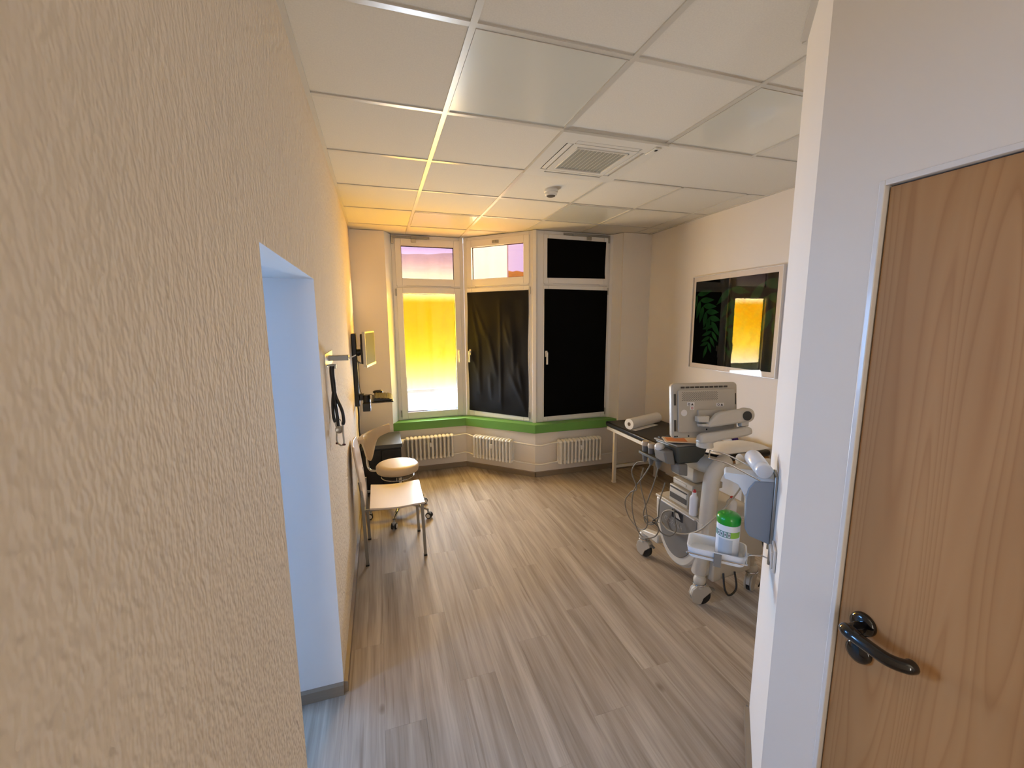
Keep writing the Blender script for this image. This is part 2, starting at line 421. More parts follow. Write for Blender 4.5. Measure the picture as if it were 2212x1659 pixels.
def m_glass():
    m = bpy.data.materials.new('picture_glass'); m.use_nodes = True; MATS['picture_glass'] = m
    nt = m.node_tree; L = nt.links.new
    for n in list(nt.nodes):
        nt.nodes.remove(n)
    out = nt.nodes.new('ShaderNodeOutputMaterial'); tr = nt.nodes.new('ShaderNodeBsdfTransparent'); gl = nt.nodes.new('ShaderNodeBsdfGlossy')
    gl.inputs['Roughness'].default_value = .02
    fr = nt.nodes.new('ShaderNodeFresnel'); fr.inputs['IOR'].default_value = 1.55
    ge = nt.nodes.new('ShaderNodeNewGeometry'); su = nt.nodes.new('ShaderNodeMath'); su.operation = 'SUBTRACT'; su.inputs[0].default_value = 1.0; L(ge.outputs['Backfacing'], su.inputs[1])
    mu = nt.nodes.new('ShaderNodeMath'); mu.operation = 'MULTIPLY'; L(fr.outputs[0], mu.inputs[0]); L(su.outputs[0], mu.inputs[1])
    mx = nt.nodes.new('ShaderNodeMixShader'); L(mu.outputs[0], mx.inputs[0]); L(tr.outputs[0], mx.inputs[1]); L(gl.outputs[0], mx.inputs[2]); L(mx.outputs[0], out.inputs['Surface'])
m_glass()

def m_leaf():
    m = mat('print_leaf', (22, 54, 26), rough=.9, spec=.02, var=(9, .8)); return m
m_leaf()
def m_tarp():
    m = bpy.data.materials.new('white_tarp'); m.use_nodes = True; MATS['white_tarp'] = m
    nt = m.node_tree; L = nt.links.new; b = nt.nodes['Principled BSDF']; out = nt.nodes['Material Output']
    b.inputs['Base Color'].default_value = (*lin((236, 234, 228)), 1); b.inputs['Roughness'].default_value = .8
    t = nt.nodes.new('ShaderNodeBsdfTranslucent'); t.inputs['Color'].default_value = (*lin((240, 236, 226)), 1)
    n = nt.nodes.new('ShaderNodeTexNoise'); n.inputs['Scale'].default_value = 3
    mr = nt.nodes.new('ShaderNodeMapRange'); mr.inputs['To Min'].default_value = .4; mr.inputs['To Max'].default_value = .6; L(n.outputs['Fac'], mr.inputs['Value'])
    mx = nt.nodes.new('ShaderNodeMixShader'); L(mr.outputs[0], mx.inputs[0]); L(b.outputs[0], mx.inputs[1]); L(t.outputs[0], mx.inputs[2]); L(mx.outputs[0], out.inputs['Surface'])
m_tarp()

# ================================================================== STRUCTURE
XL, XR = -0.247, 3.04            # left and right wall faces
YB = -2.6                        # corridor end behind the camera
Y0, Y1 = 1.11, 1.965             # opening in the left wall
def struct(o, label, cat): return tag(o, label, cat, None, 'structure')

# floor: sub-slab + one object per plank
m = MB(); m.lim(-2.75, 3.3, YB-.2, 5.2, -.12, -.012)
floor = m.build('floor', 'concrete'); struct(floor, 'pale grey-brown oak plank floor running towards the bay windows', 'floor')
PW, PL, GAP = .182, 1.22, .00025
shared = {}
ncol = 0
x = XL-.36
while x < 3.1:
    off = (ncol*0.437) % 1.0*PL; y = YB-.2-off
    while y < 5.15:
        a, b = max(y, YB-.2), min(y+PL, 5.18)
        wdt = min(PW, 3.28-x)
        if b-a > .03:
            key = (round(wdt, 3), round(b-a, 3))
            if key not in shared:
                mb = MB(); mb.lim(GAP, wdt-GAP, GAP, b-a-GAP, -.012, 0); me = mb.mesh('plank', 0); me.materials.append(MATS['oak_plank']); shared[key] = me
            o = bpy.data.objects.new('plank', shared[key]); COL.objects.link(o); o.parent = floor; o.location = (x, a, 0)
        y += PL
    x += PW; ncol += 1
m = MB(); m.lim(-2.75, XL-.362, YB-.2, 5.2, -.012, 0); m.build('plank_field', 'oak_plank', floor)

# left wall with the doorless opening
m = MB(); XT = XL-.30
m.lim(XT, XL, YB-.2, Y0, 0, CEIL); m.lim(XT, XL, Y0, Y1, 1.968, CEIL); m.lim(XT, XL, Y1, 5.3, 0, CEIL)
wl = m.build('wall_left', 'wall_paint_rough', smooth=0); wl.data.materials.append(MATS['wall_paint'])
for _p in wl.data.polygons:
    if abs(_p.normal.y) > .9 or _p.normal.z < -.9:
        _p.material_index = 1; struct(wl, 'cream woodchip wall on the left with a tall doorless opening', 'wall')

# corridor wall with the beech door, its 45 degree corner and the partition behind it
XC = 1.147; YC = .889; XF, YF = 1.509, 1.251
DY0, DY1, DZ = -.175, .7315, 2.106
m = MB()
m.lim(XC, XC+.35, YB-.2, DY0, 0, CEIL); m.lim(XC, XC+.35, DY0, DY1, DZ, CEIL)
m.prism([(XC, DY1), (XC, YC), (XF, YF), (3.3, YF), (3.3, DY1)], 0, CEIL)
wn = m.build('wall_corridor', 'wall_paint', smooth=0); struct(wn, 'white corridor wall beside the wooden door, ending in a slanted corner', 'wall')
m = MB(); m.lim(3.04, 3.3, YF, 3.82, 0, CEIL); m.lim(3.062, 3.3, 3.82, 4.7, 0, CEIL)
wr = m.build('wall_right', 'wall_paint', smooth=0); struct(wr, 'cream wall on the right that carries the framed leaf picture', 'wall')
m = MB(); m.lim(-2.75, XC+.35, YB-.35, YB-.2, 0, CEIL)
wc = m.build('wall_corridor_end', 'wall_paint', smooth=0); struct(wc, 'white end wall of the corridor behind the viewpoint', 'wall')

# bay wall below and beside the windows
m = MB()
m.prism([(XL, 4.98), (.977, 4.98), (1.652, 4.347), (2.70, 4.347), (2.70, 4.65), (1.80, 4.65), (1.12, 5.30), (XL, 5.30)], 0, .525)
m.prism([(XL, 4.93), (.112, 4.93), (.112, 4.985), (XL, 4.985)], 0, .525)
m.prism([(XL, 4.93), (.112, 4.93), (.112, 5.3), (XL, 5.3)], .525, CEIL)
m.prism([(2.69, 4.285), (3.062, 4.285), (3.062, 4.65), (2.69, 4.65)], 0, CEIL)
wb = m.build('wall_back', 'wall_paint', smooth=0); struct(wb, 'white zigzag bay wall under and beside the three windows', 'wall')
m = MB(); m.prism([(.112, 4.93), (.188, 5.09), (.188, 5.16), (.112, 5.16)], .622, CEIL)
o = m.build('trim_2', 'reveal_white', smooth=0); struct(o, 'glossy white splayed reveal left of the yellow window', 'trim')
m = MB(); m.prism([(2.612, 4.44), (2.64, 4.42), (2.69, 4.30), (2.69, 4.5), (2.612, 4.5)], .622, CEIL)
o = m.build('trim_3', 'upvc_white', smooth=0); struct(o, 'white reveal right of the blacked-out window', 'trim')
m = MB(); m.prism([(.112, 4.948), (.966, 4.948), (1.639, 4.316), (2.69, 4.316), (2.69, 4.52), (1.72, 4.52), (1.046, 5.17), (.112, 5.17)], .525, .622)
o = m.build('trim_1', 'green_sill', bevel=.003); struct(o, 'green painted zigzag window sill above the radiators', 'sill')

# baseboards
def baseboard(name, pts, label, h=.06, t=.018):
    m = MB()
    for (a, b) in zip(pts[:-1], pts[1:]):
        a, b = Vector((*a, 0)), Vector((*b, 0)); d = (b-a).normalized(); n = Vector((d.y, -d.x, 0))
        p = [a, b, b+n*t, a+n*t]
        m.hexa([Vector((q.x, q.y, 0.0005)) for q in p]+[Vector((q.x, q.y, h)) for q in p[:2]]+[Vector((q.x, q.y, h-.006)) for q in p[2:]])
    o = m.build(name, 'baseboard_taupe', smooth=0); struct(o, label, 'baseboard')
baseboard('baseboard_back', [(XL, 4.93), (.112, 4.93), (.112, 4.98), (.977, 4.98), (1.652, 4.347), (2.69, 4.347), (2.69, 4.285), (3.06, 4.285)], 'brown baseboard along the zigzag bay wall under the radiators')
baseboard('baseboard_left', [(XT, Y1), (XL, Y1), (XL, 4.93)][::1], 'brown baseboard along the left wall, wrapping into the opening')
baseboard('baseboard_left_near', [(XL, YB-.2), (XL, Y0)], 'brown baseboard along the corridor side of the left wall')
baseboard('baseboard_right', [(XC, DY1+.05)[::1], (XC, YC), (XF, YF), (3.04, YF)][::-1], 'brown baseboard along the slanted corner wall')
baseboard('baseboard_right_far', [(3.062, 4.285), (3.062, 3.82), (3.04, 3.82), (3.04, YF)], 'brown baseboard along the right wall behind the machine')

# ceiling: slab, tiles and T-bars
GX = [XL-.3, .3561, .9811, 1.6061, 2.2311, 2.8561, 3.30]
GY = [1.5281+.625*k for k in range(-7, 6)]+[5.28]
m = MB(); m.prism([(-2.75, YB-.35), (3.3, YB-.35), (3.3, 4.58), (1.76, 4.58), (1.09, 5.22), (-2.75, 5.22)], 2.83, 2.95)
ceil = m.build('ceiling', 'concrete'); struct(ceil, 'suspended mineral tile ceiling with white grid', 'ceiling')
LIGHTS = {(1, 7), (3, 7), (1, 11), (3, 10)}
CASS = (2, 8); LONG = {(3, 8), (4, 8), (5, 8)}
tm = {}
for i in range(6):
    for j in range(len(GY)-1):
        if (i, j) in LIGHTS or (i, j) == CASS:
            continue
        if (i, j) in LONG and i > 3:
            continue
        x0, x1, y0, y1 = GX[i], GX[i+1], GY[j], GY[j+1]
        if (i, j) in LONG:
            x1 = GX[6]
        poly = None
        if j == 12:
            if i >= 3:
                continue
            y1 = 5.16
            if i == 2:
                poly = [(x0+.004, y0+.004), (1.582, y0+.004), (1.082, 5.156), (x0+.004, 5.156)]
        elif j == 11 and i >= 3:
            y1 = 4.54
            if i == 3:
                poly = [(x0+.004, y0+.004), (x1-.004, y0+.004), (x1-.004, 4.54), (1.715, 4.54), (x0+.004, 4.632)]
        if poly:
            mb = MB(); mb.prism([(a-x0, b-y0) for a, b in poly], CEIL+.005, CEIL+.025); me = mb.mesh('ceiling_tile', 0); me.materials.append(MATS['ceiling_tile'])
            o = bpy.data.objects.new('ceiling_tile', me); COL.objects.link(o); o.parent = ceil; o.location = (x0, y0, 0)
            continue
        key = (round(x1-x0, 3), round(y1-y0, 3))
        if key not in tm:
            mb = MB(); mb.lim(.004, x1-x0-.004, .004, y1-y0-.004, CEIL+.005, CEIL+.025); me = mb.mesh('ceiling_tile', 0); me.materials.append(MATS['ceiling_tile']); tm[key] = me
        o = bpy.data.objects.new('ceiling_tile', tm[key]); COL.objects.link(o); o.parent = ceil; o.location = (x0, y0, 0)
for i in range(1, 6):
    segs = [(YB-.2, GY[8]), (GY[8], GY[9]), (GY[9], {1: 5.15, 2: 5.13, 3: 4.58, 4: 4.52, 5: 4.52}[i])]
    for k, (a, b) in enumerate(segs):
        if k == 1 and i in (4, 5):
            continue
        mb = MB(); mb.lim(GX[i]-.012, GX[i]+.012, a, b, CEIL-.0005, CEIL+.006); mb.build('grid_bar', 'grid_white', ceil, smooth=0)
for j in range(len(GY)-1):
    for i in range(6):
        a, b = GX[i]+(.012 if i else 0), GX[i+1]-.012
        if j == 12:
            if i > 2:
                continue
            b = min(b, 1.56)
        mb = MB(); mb.lim(a, b, GY[j]-.012, GY[j]+.012, CEIL, CEIL+.006); mb.build('grid_bar', 'grid_white', ceil, smooth=0)
# wall angle trims
mb = MB()
mb.lim(XL, XL+.02, YB, 4.93, CEIL-.003, CEIL+.006); mb.lim(3.02, 3.04, YF, 4.285, CEIL-.003, CEIL+.006)
for (a, b) in (((XC, YB), (XC, YC)), ((XC, YC), (XF, YF)), ((XF, YF), (3.04, YF))):
    a, b = Vector((*a, 0)), Vector((*b, 0)); d = (b-a).normalized(); n = Vector((-d.y, d.x, 0))
    p = [a, b, b+n*.022, a+n*.022]
    mb.hexa([Vector((q.x, q.y, CEIL-.003)) for q in p]+[Vector((q.x, q.y, CEIL+.006)) for q in p])
mb.build('wall_angle', 'grid_white', ceil, smooth=0)

# the side room behind the opening
m = MB()
for (a, b) in ((-.6, .94), (1.36, 2.29), (3.11, 3.3)):
    m.lim(-2.75, -2.6, a, b, 0, CEIL)
for (a, b, c, d) in ((.94, 1.36, 1.09, 1.91), (2.29, 3.11, 1.04, 2.06)):
    m.lim(-2.75, -2.6, a, b, 0, c); m.lim(-2.75, -2.6, a, b, d, CEIL)
m.lim(-2.75, XT, -.75, -.6, 0, CEIL); m.lim(-2.75, XT, 3.3, 3.45, 0, CEIL); m.lim(-2.75, XT, -.6, 3.3, CEIL, CEIL+.05)
o = m.build('wall_side_room', 'white_plaster', smooth=0); struct(o, 'white walls of the side room seen through the opening', 'wall')
for (a, b, c, d) in ((.94, 1.36, 1.09, 1.91), (2.29, 3.11, 1.04, 2.06)):
    m = MB(); m.lim(-2.69, -2.686, a, b, c, d); m.build('pane', 'picture_glass', o, smooth=0)

# ------------------------------------------------------------------ windows
def win(idx, P0, P1, s0, s1, g0, g1, label, handle_s, opener, black_lower=False):
    P0, P1 = Vector((*P0, 0)), Vector((*P1, 0)); L_ = (P1-P0).length; t = (P1-P0)/L_; n = Vector((t.y, -t.x, 0))
    T = lambda s, d, z: P0+t*s+n*d+Vector((0, 0, z))
    root = thing('window_%d' % idx, (0, 0, 0), label, 'window', kind='structure')
    ZB, ZT = .622, 2.771
    def ring(a0, a1, z0, z1, b0, b1, y0, y1, d0, d1):
        m = MB(); m.lim(a0, b0, d0, d1, z0, z1); m.lim(b1, a1, d0, d1, z0, z1); m.lim(b0, b1, d0, d1, z0, y0); m.lim(b0, b1, d0, d1, y1, z1); return m
    m = ring(0, L_, ZB, ZT, s0+.008, s1-.008, .648, 2.722, -.07, 0); m.lim(s0+.008, s1-.008, -.07, 0, 2.165, 2.222)
    m.mapped(T).build('frame', 'upvc_white', root, bevel=.003)
    ring(s0, s1, 2.205, 2.732, g0, g1, 2.285, 2.652, -.045, .016).mapped(T).build('sash', 'upvc_white', root, bevel=.004)
    ring(s0, s1, .636, 2.184, g0, g1, .713, 2.117, -.045, .016).mapped(T).build('sash', 'upvc_white', root, bevel=.004)
    # dark rubber gaskets around each pane
    for (z0, z1) in ((2.285, 2.652), (.713, 2.117)):
        ring(g0-.001, g1+.001, z0-.001, z1+.001, g0+.005, g1-.005, z0+.005, z1-.005, -.03, -.012).mapped(T).build('gasket', 'rubber_black', root)
    fl, fu = ('film_lower', 'film_corner' if idx == 2 else 'film_upper')
    m = MB(); m.lim(g0, g1, -.026, -.02, 2.285, 2.652); m.mapped(T).build('pane', fu, root, label='upper pane with pink and violet tinted film' if idx != 2 else 'upper pane with pale yellow film')
    m = MB(); m.lim(g0, g1, -.026, -.02, .713, 2.117); m.mapped(T).build('pane', fl, root, label='lower pane with bright yellow film')
    # handle
    if handle_s is not None:
        m = MB(); m.lim(handle_s-.014, handle_s+.014, .016, .026, 1.385, 1.455); m.lim(handle_s-.009, handle_s+.009, .026, .05, 1.42, 1.44)
        m.lim(handle_s-.010, handle_s+.010, .042, .056, 1.30, 1.44); m.mapped(T).build('handle', 'upvc_white', root, bevel=.003)
    # hinges
    hs = s0-.006 if handle_s > (s0+s1)/2 else s1+.006
    for z in (2.13, .70):
        m = MB(); m.cyl((hs, .012, z-.04), (hs, .012, z+.04), .008, seg=10); m.mapped(T).build('hinge', 'steel_brushed', root)
    for a in (s0+.01, s1-.11):
        m = MB(); m.lim(a, a+.10, .016, .022, 2.192, 2.206); m.mapped(T).build('hinge_cover', 'upvc_white', root)
    # fanlight opener
    if opener:
        a, b = opener
        m = MB(); m.lim(min(a, b), max(a, b), .012, .024, 2.733, 2.752); m.mapped(T).build('opener_rod', 'bracket_silver', root)
        mid = (a+b)/2
        m = MB(); m.lim(mid, mid+.18*(1 if b > a else -1) if b > a else mid, .01, .034, 2.728, 2.756) if b > a else m.lim(mid-.18, mid, .01, .034, 2.728, 2.756)
        m.mapped(T).build('opener_arm', 'bracket_silver', root, bevel=.003)
        for q in ((mid-.005, mid+.005), (mid+.06, mid+.07)):
            pass
        m = MB(); m.lim(mid, mid+.055, .012, .03, 2.690, 2.728); m.mapped(T).build('opener_bracket', 'steel_brushed', root, bevel=.003)
        m = MB(); c = a; m.lim(c-.012, c+.012, .008, .022, 2.67, 2.755); m.mapped(T).build('opener_corner', 'steel_brushed', root, bevel=.003)
        m = MB(); m.lim(min(a, b), max(a, b), .010, .0125, 2.7525, 2.757); m.mapped(T).build('opener_shadow_gap', 'black_plastic', root)
    else:
        mid = (s0+s1)/2-.05
        m = MB(); m.lim(mid, mid+.08, .016, .03, 2.672, 2.705); m.lim(mid+.02, mid+.055, .03, .04, 2.68, 2.697); m.mapped(T).build('latch', 'bracket_silver', root, bevel=.003)
    return root, T
W1, T1 = win(1, (.188, 5.09), (1.013, 5.09), .038, .780, .105, .708, 'white framed bay window with yellow and pink tinted glass', .745, (.012, .43))
W2, T2 = win(2, (1.013, 5.09), (1.687, 4.44), .052, .866, .120, .797, 'slanted middle bay window, pale yellow fanlight above black cloth', .085, None)
W3, T3 = win(3, (1.687, 4.44), (2.612, 4.44), .094, .895, .150, .840, 'white framed right bay window fully blacked out', .125, (.90, .33))
m = MB(); m.prism([(1.653, 4.44), (1.687, 4.415), (1.715, 4.44), (1.687, 4.47)], .622, CEIL)
o = m.build('trim_4', 'upvc_white', bevel=.003); struct(o, 'white corner post between the two blacked-out windows', 'trim')

# blackout coverings
import_noise = random.Random(3)
creases = [((.16, 1.95), (.30, 1.62), .030), ((.20, 1.60), (.205, .95), .028), ((.33, 1.62), (.44, 1.15), .030), ((.49, 2.05), (.50, .72), .022),
           ((.62, 1.85), (.64, 1.55), .05), ((.66, 1.62), (.67, 1.2), .028), ((.60, 1.22), (.84, .72), .035), ((.35, 1.15), (.36, .88), .03), ((.09, 1.42), (.19, 1.12), .03), ((.72, 1.3), (.82, .8), .03),
           ((.08, 2.08), (.2, 1.5), .03), ((.55, 1.75), (.62, 1.5), .025)]
def cloth(u, v):
    s = .052+.806*u+.006*math.sin(v*9)*(1 if u in (0, 1) else 0); z = .70+1.435*v-.02*u*(1-v)
    d = .021
    for (a, b, wd) in creases:
        ax, az = a; bx, bz = b; l2 = (bx-ax)**2+(bz-az)**2
        k = max(0, min(1, ((s-ax)*(bx-ax)+(z-az)*(bz-az))/l2))
        dx, dz = s-(ax+k*(bx-ax)), z-(az+k*(bz-az)); dist = math.hypot(dx, dz)
        side = 1 if dx > 0 else -1
        d += .009*math.exp(-(dist/wd)**2)*(1+.6*side*min(1, dist/wd))*(math.sin(PI*min(1, max(0, k)))*.6+.4)
    d += .003*math.sin(s*23+z*4)+.003*math.sin(z*11-s*15)
    e = min(u, 1-u, v, 1-v); d = .020+(d-.020)*min(1, e*9)
    return T2(s, d, z)
m = MB(); m.slab(cloth, 64, 96, .0016)
mat('black_cloth', (26, 27, 31), rough=.75, spec=.15)
tag(m.build('blackout_cloth', 'black_cloth', smooth=60), 'wrinkled black cloth taped over the slanted middle window', 'cloth')
def flatcover(name, s0, s1, z0, z1, label, notch):
    m = MB(); pts = [(s0, z0), (s1, z0+.006)]+[(s1+notch(i/8), z0+.006+(z1-z0)*i/8) for i in range(1, 8)]+[(s1+.004, z1-.006), (s0, z1)]
    m.prism(pts, .0175, .0205, 'y').mapped(T3); tag(m.build(name, 'matte_black', smooth=0), label, 'blackout sheet')
flatcover('blackout_sheet', .134, .858, 2.266, 2.688, 'small flat black sheet covering the upper right window pane', lambda k: -.006+.012*k*k)
flatcover('blackout_sheet', .100, .890, .688, 2.145, 'tall flat black sheet covering the lower right window pane', lambda k: -.004+.008*k)

# ------------------------------------------------------------------ outside
m = MB()
def tarp(u, v):
    x_ = -2.6+4.68*u
    top = 2.82+.10*(x_-.55)**2*(1 if x_ > .55 else .15)+max(0, x_-1.2)*.9
    z = -.4+(top+.4)*v
    return Vector((x_, 6.75+.030*math.sin(x_*17)+.006*math.sin(x_*41+1)+.02*math.sin(z*2+x_*5), z))
m.slab(tarp, 150, 14, .004)
tag(m.build('scaffold_tarp', 'white_tarp', smooth=60), 'pale folded sheet hanging outside behind the yellow window', 'tarpaulin')
m = MB(); m.lim(-2.6, 18, 5.45, 40, -1.0, -.45)
o = m.build('ground_outside', 'ground_pale', smooth=0); struct(o, 'ground outside the windows, coloured orange to warm the ceiling light', 'ground')  # orange put into the ground colour for its upward light on the ceiling
for k, (px, py, r) in enumerate(((3.9, 11.5, 1.35), (7.9, 12.6, 1.35), (12.2, 13.0, 1.35))):
    hd = thing('garden_tree', (px, py, -.45), ['yellowish garden tree nearest the sheet outside the window', 'broad garden tree outside, middle of the three', 'garden tree outside, farthest right'][k], 'tree', 'trees outside the bay')
    m = MB(); m.cyl((px, py, -.45), (px, py, 1.2), .12, .08, 10); m.build('trunk', 'cable_dark', hd)
    m = MB(); rr = random.Random(k)
    for q in range(16):
        m.ell((px+rr.uniform(-.75, .75)*r, py+rr.uniform(-.6, .6)*r, 2.0+rr.uniform(-.9, .75)), (.45+rr.random()*.35,)*3, 12, 7)
    m.build('crown', 'hedge_green', hd, smooth=60)
rail = thing('balcony_rail', (.6, 5.62, .45), 'pale metal rail outside the lower edge of the yellow window', 'rail')
m = MB(); m.lim(-.4, 1.6, 5.60, 5.64, .86, .90); m.build('bar', 'rail_pale', rail)
m = MB(); m.lim(-.4, 1.6, 5.60, 5.64, .60, .63); m.build('bar', 'rail_pale', rail)
for xx in (-.38, 1.5):
    m = MB(); m.lim(xx, xx+.04, 5.60, 5.64, -.45, .90); m.build('post', 'rail_pale', rail)

# ================================================================== THINGS
# ---- door
dr = thing('door_1', (XC+.02, (DY0+DY1)/2, 0), 'beech veneered door with a black lever handle in the corridor', 'door', kind='structure')
m = MB()
m.lim(XC-.002, XC+.06, DY1-.012, DY1+.001, 0, DZ); m.lim(XC-.002, XC+.06, DY0-.001, DY0+.012, 0, DZ); m.lim(XC-.002, XC+.06, DY0+.012, DY1-.012, DZ-.012, DZ+.001)
m.build('door_frame', 'upvc_white', dr, bevel=.002)
m = MB(); m.lim(XC+.012, XC+.055, DY0+.015, DY1-.015, .006, DZ-.015); m.build('door_leaf', 'beech_veneer', dr, bevel=.002)
m = MB(); m.lim(XC+.06, XC+.075, DY0, DY1, 0, DZ); m.build('door_backing', 'upvc_white', dr)
HZ = 1.0; HY = .657
xs = XC+.012
hd = MB()
hd.tube([(xs-.010, HY, HZ), (xs-.045, HY, HZ), (xs-.056, HY-.006, HZ), (xs-.060, HY-.03, HZ-.001)], [.015, .0155, .017, .016], 16)
hd.tube(crom([(xs-.054, HY+.016, HZ+.002), (xs-.060, HY-.01, HZ), (xs-.061, HY-.05, HZ-.003), (xs-.058, HY-.09, HZ-.006), (xs-.042, HY-.117, HZ-.005), (xs-.024, HY-.122, HZ-.003)], 6),
        [.011, .014, .0155, .0165, .017, .017, .017]+[.0155]*17+[.016]*3+[.0165, .016, .014, .010], 16)
hd.build('lever_handle', 'handle_black', dr, smooth=60)
rp = [(.030, 0), (.030, .005), (.028, .011), (.020, .015), (.001, .015)]
m = MB(); m.lathe(rp, (xs, HY, HZ+.006), (-1, 0, 0), 28); m.build('rosette', 'handle_black', dr, smooth=50)
m = MB(); m.lathe(rp, (xs, HY+.002, HZ-.074), (-1, 0, 0), 28); m.build('key_rosette', 'handle_black', dr, smooth=50)

# ---- ceiling lights (switched off), cassette, smoke detector
LL = ['frosted ceiling light panel nearest the camera, left of the air cassette', 'frosted ceiling light panel near the slanted corner wall on the right', 'frosted ceiling light panel glowing orange close to the yellow window', 'frosted ceiling light panel in front of the blacked-out right window']
for k, (i, j) in enumerate(sorted(LIGHTS)):
    pass
for k, (i, j) in enumerate(((1, 7), (3, 7), (1, 11), (3, 10))):
    x0, x1, y0, y1 = GX[i]+.013, GX[i+1]-.013, GY[j]+.013, GY[j+1]-.013
    t = thing('ceiling_light', ((x0+x1)/2, (y0+y1)/2, CEIL), LL[k], 'ceiling light', 'recessed ceiling light panels')
    m = MB(); m.lim(x0+.004, x1-.004, y0+.004, y1-.004, CEIL+.004, CEIL+.010); m.build('diffuser', 'light_diffuser', t, smooth=0)
    m = MB()
    for q in ((x0, x0+.004, y0, y1), (x1-.004, x1, y0, y1), (x0+.004, x1-.004, y0, y0+.004), (x0+.004, x1-.004, y1-.004, y1)):
        m.lim(*q, CEIL-.002, CEIL+.012)
    m.build('frame', 'grid_white', t, smooth=0)
    m = MB(); m.lim(x0, x1, y0, y1, CEIL+.012, CEIL+.05); m.build('housing', 'grid_white', t, smooth=0)
cx0, cx1, cy0, cy1 = GX[2]-.012, GX[3]+.012, GY[8]-.012, GY[9]+.012
ccx, ccy = (cx0+cx1)/2, (cy0+cy1)/2
t = thing('air_cassette', (ccx, ccy, CEIL-.012), 'white four-way air conditioning cassette with grey intake grille in the ceiling', 'air conditioner')
m = MB(); z0, z1 = CEIL-.014, CEIL-.001
hx = (cx1-cx0)/2; hy = (cy1-cy0)/2
sl0, sl1, slh = .205, .250, .205       # slot band and half length
ig = .158
# panel built around the slots and intake
def pan(a, b, c, d): m.lim(ccx+a, ccx+b, ccy+c, ccy+d, z0, z1)
pan(-hx, hx, sl1, hy); pan(-hx, hx, -hy, -sl1); pan(-hx, -sl1, -sl1, sl1); pan(sl1, hx, -sl1, sl1)
for sx_ in (-1, 1):
    for sy_ in (-1, 1):
        a, b = sorted((sx_*slh, sx_*sl1)); c, d = sorted((sy_*slh, sy_*sl1)); pan(a, b, c, d)
pan(-slh, slh, ig, sl0); pan(-slh, slh, -sl0, -ig); pan(-sl0, -ig, -slh, slh) if False else None
pan(-sl0, -ig, -ig, ig); pan(ig, sl0, -ig, ig)
m.build('panel', 'cassette_white', t, smooth=0)
m = MB(); m.lim(ccx-hx+.02, ccx+hx-.02, ccy-hy+.02, ccy+hy-.02, CEIL+.012, CEIL+.05); m.build('duct_back', 'dark_slot', t, smooth=0)
for a in range(4):
    R = rz(a*PI/2)
    m = MB(); m.box(R @ Vector((0, (sl0+sl1)/2-.002, 0))+Vector((ccx, ccy, CEIL-.010)), (2*slh-.010, .028, .005), R @ rx(.10)); m.build('louver', 'cassette_white', t, bevel=.002)
m = MB(); m.lim(ccx-ig, ccx+ig, ccy-ig, ccy+ig, CEIL-.012, CEIL-.006); m.build('intake_grille', 'cassette_grille', t, smooth=0)
m = MB()
for q in range(1, 12):
    xx = ccx-ig+2*ig*q/12; m.lim(xx-.001, xx+.001, ccy-ig, ccy+ig, CEIL-.0135, CEIL-.012)
m.build('grille_bars', 'cassette_white', t, smooth=0)
for a in range(4):
    R = rz(a*PI/2); m = MB(); m.box(R @ Vector((0, ig+.006, 0))+Vector((ccx, ccy, CEIL-.016)), (2*ig+.02, .008, .008), R); m.build('intake_rim', 'cassette_white', t, bevel=.002)
m = MB(); m.lim(ccx+.255, ccx+.295, ccy-.30, ccy-.20, CEIL-.022, CEIL-.014); m.build('receiver', 'cassette_white', t, bevel=.003)
m = MB(); m.ell((ccx+.275, ccy-.275, CEIL-.023), (.009, .012, .003), 10, 5); m.build('sensor', 'us_darker', t)
sd = thing('smoke_detector', (1.305, 3.105, CEIL), 'round white smoke detector on the ceiling tile behind the air cassette', 'smoke detector')
m = MB(); m.lathe([(.052, .005), (.052, -.014), (.048, -.018)], (1.305, 3.105, CEIL), (0, 0, 1), 28); m.build('base', 'plastic_white', sd)
m = MB(); m.lathe([(.046, -.018), (.046, -.034), (.040, -.042), (.034, -.042)], (1.305, 3.105, CEIL), (0, 0, 1), 28); m.build('cap', 'plastic_white', sd)
m = MB(); m.lathe([(.036, -.040), (.030, -.046), (.005, -.047)], (1.305, 3.105, CEIL), (0, 0, 1), 24); m.build('sensor_chamber', 'us_vent', sd)

# ---- radiators
def radiator(P, t, n, L_, zb, zt, label, dark_k):
    """P: left end of radiator axis, t along, n towards the room"""
    t = Vector((*t, 0)).normalized(); n = Vector((*n, 0)); P = Vector((*P, 0))
    ang = math.atan2(t.y, t.x)
    root = thing('radiator', P+Vector((0, 0, 0)), label, 'radiator', 'column radiators under the sill'); root.rotation_euler.z = ang
    N = 12; w_ = L_/N; h = zt-zb
    m = MB()
    for d in (-.042, 0, .042):
        m.tube([(0, d, zb+.02), (0, d, zt-.02)], .0125, 10)
    for z in (zb+.022, zt-.022):
        m.ell((0, 0, z), (w_/2+.0015, .060, .024), 14, 8)
    me = m.mesh('section', 60); me.materials.append(MATS['radiator_white'])
    for k in range(N):
        o = bpy.data.objects.new('section', me); COL.objects.link(o); o.parent = root; o.location = (w_*(k+.5), 0, 0)
    m = MB(); m.cyl((w_*5, 0, zt-.095), (w_*7, 0, zt-.095), .011, seg=10); m.build('meter_strap', 'radiator_white', root, rel=False)
    m = MB(); m.box((w_*6, -.052, zt-.10), (.026, .016, .05)); m.build('heat_meter', 'plastic_white', root, rel=False, bevel=.003)
    for s_ in (.08, .92):
        m = MB(); m.lim(L_*s_-.01, L_*s_+.01, .03, .088, zt-.08, zt-.05); m.build('wall_bracket', 'radiator_white', root, rel=False)
    return root
radiator((.236, 4.88), (1, 0), (0, -1), .566, .17, .458, 'white column radiator left of the three, under the yellow window', 6)
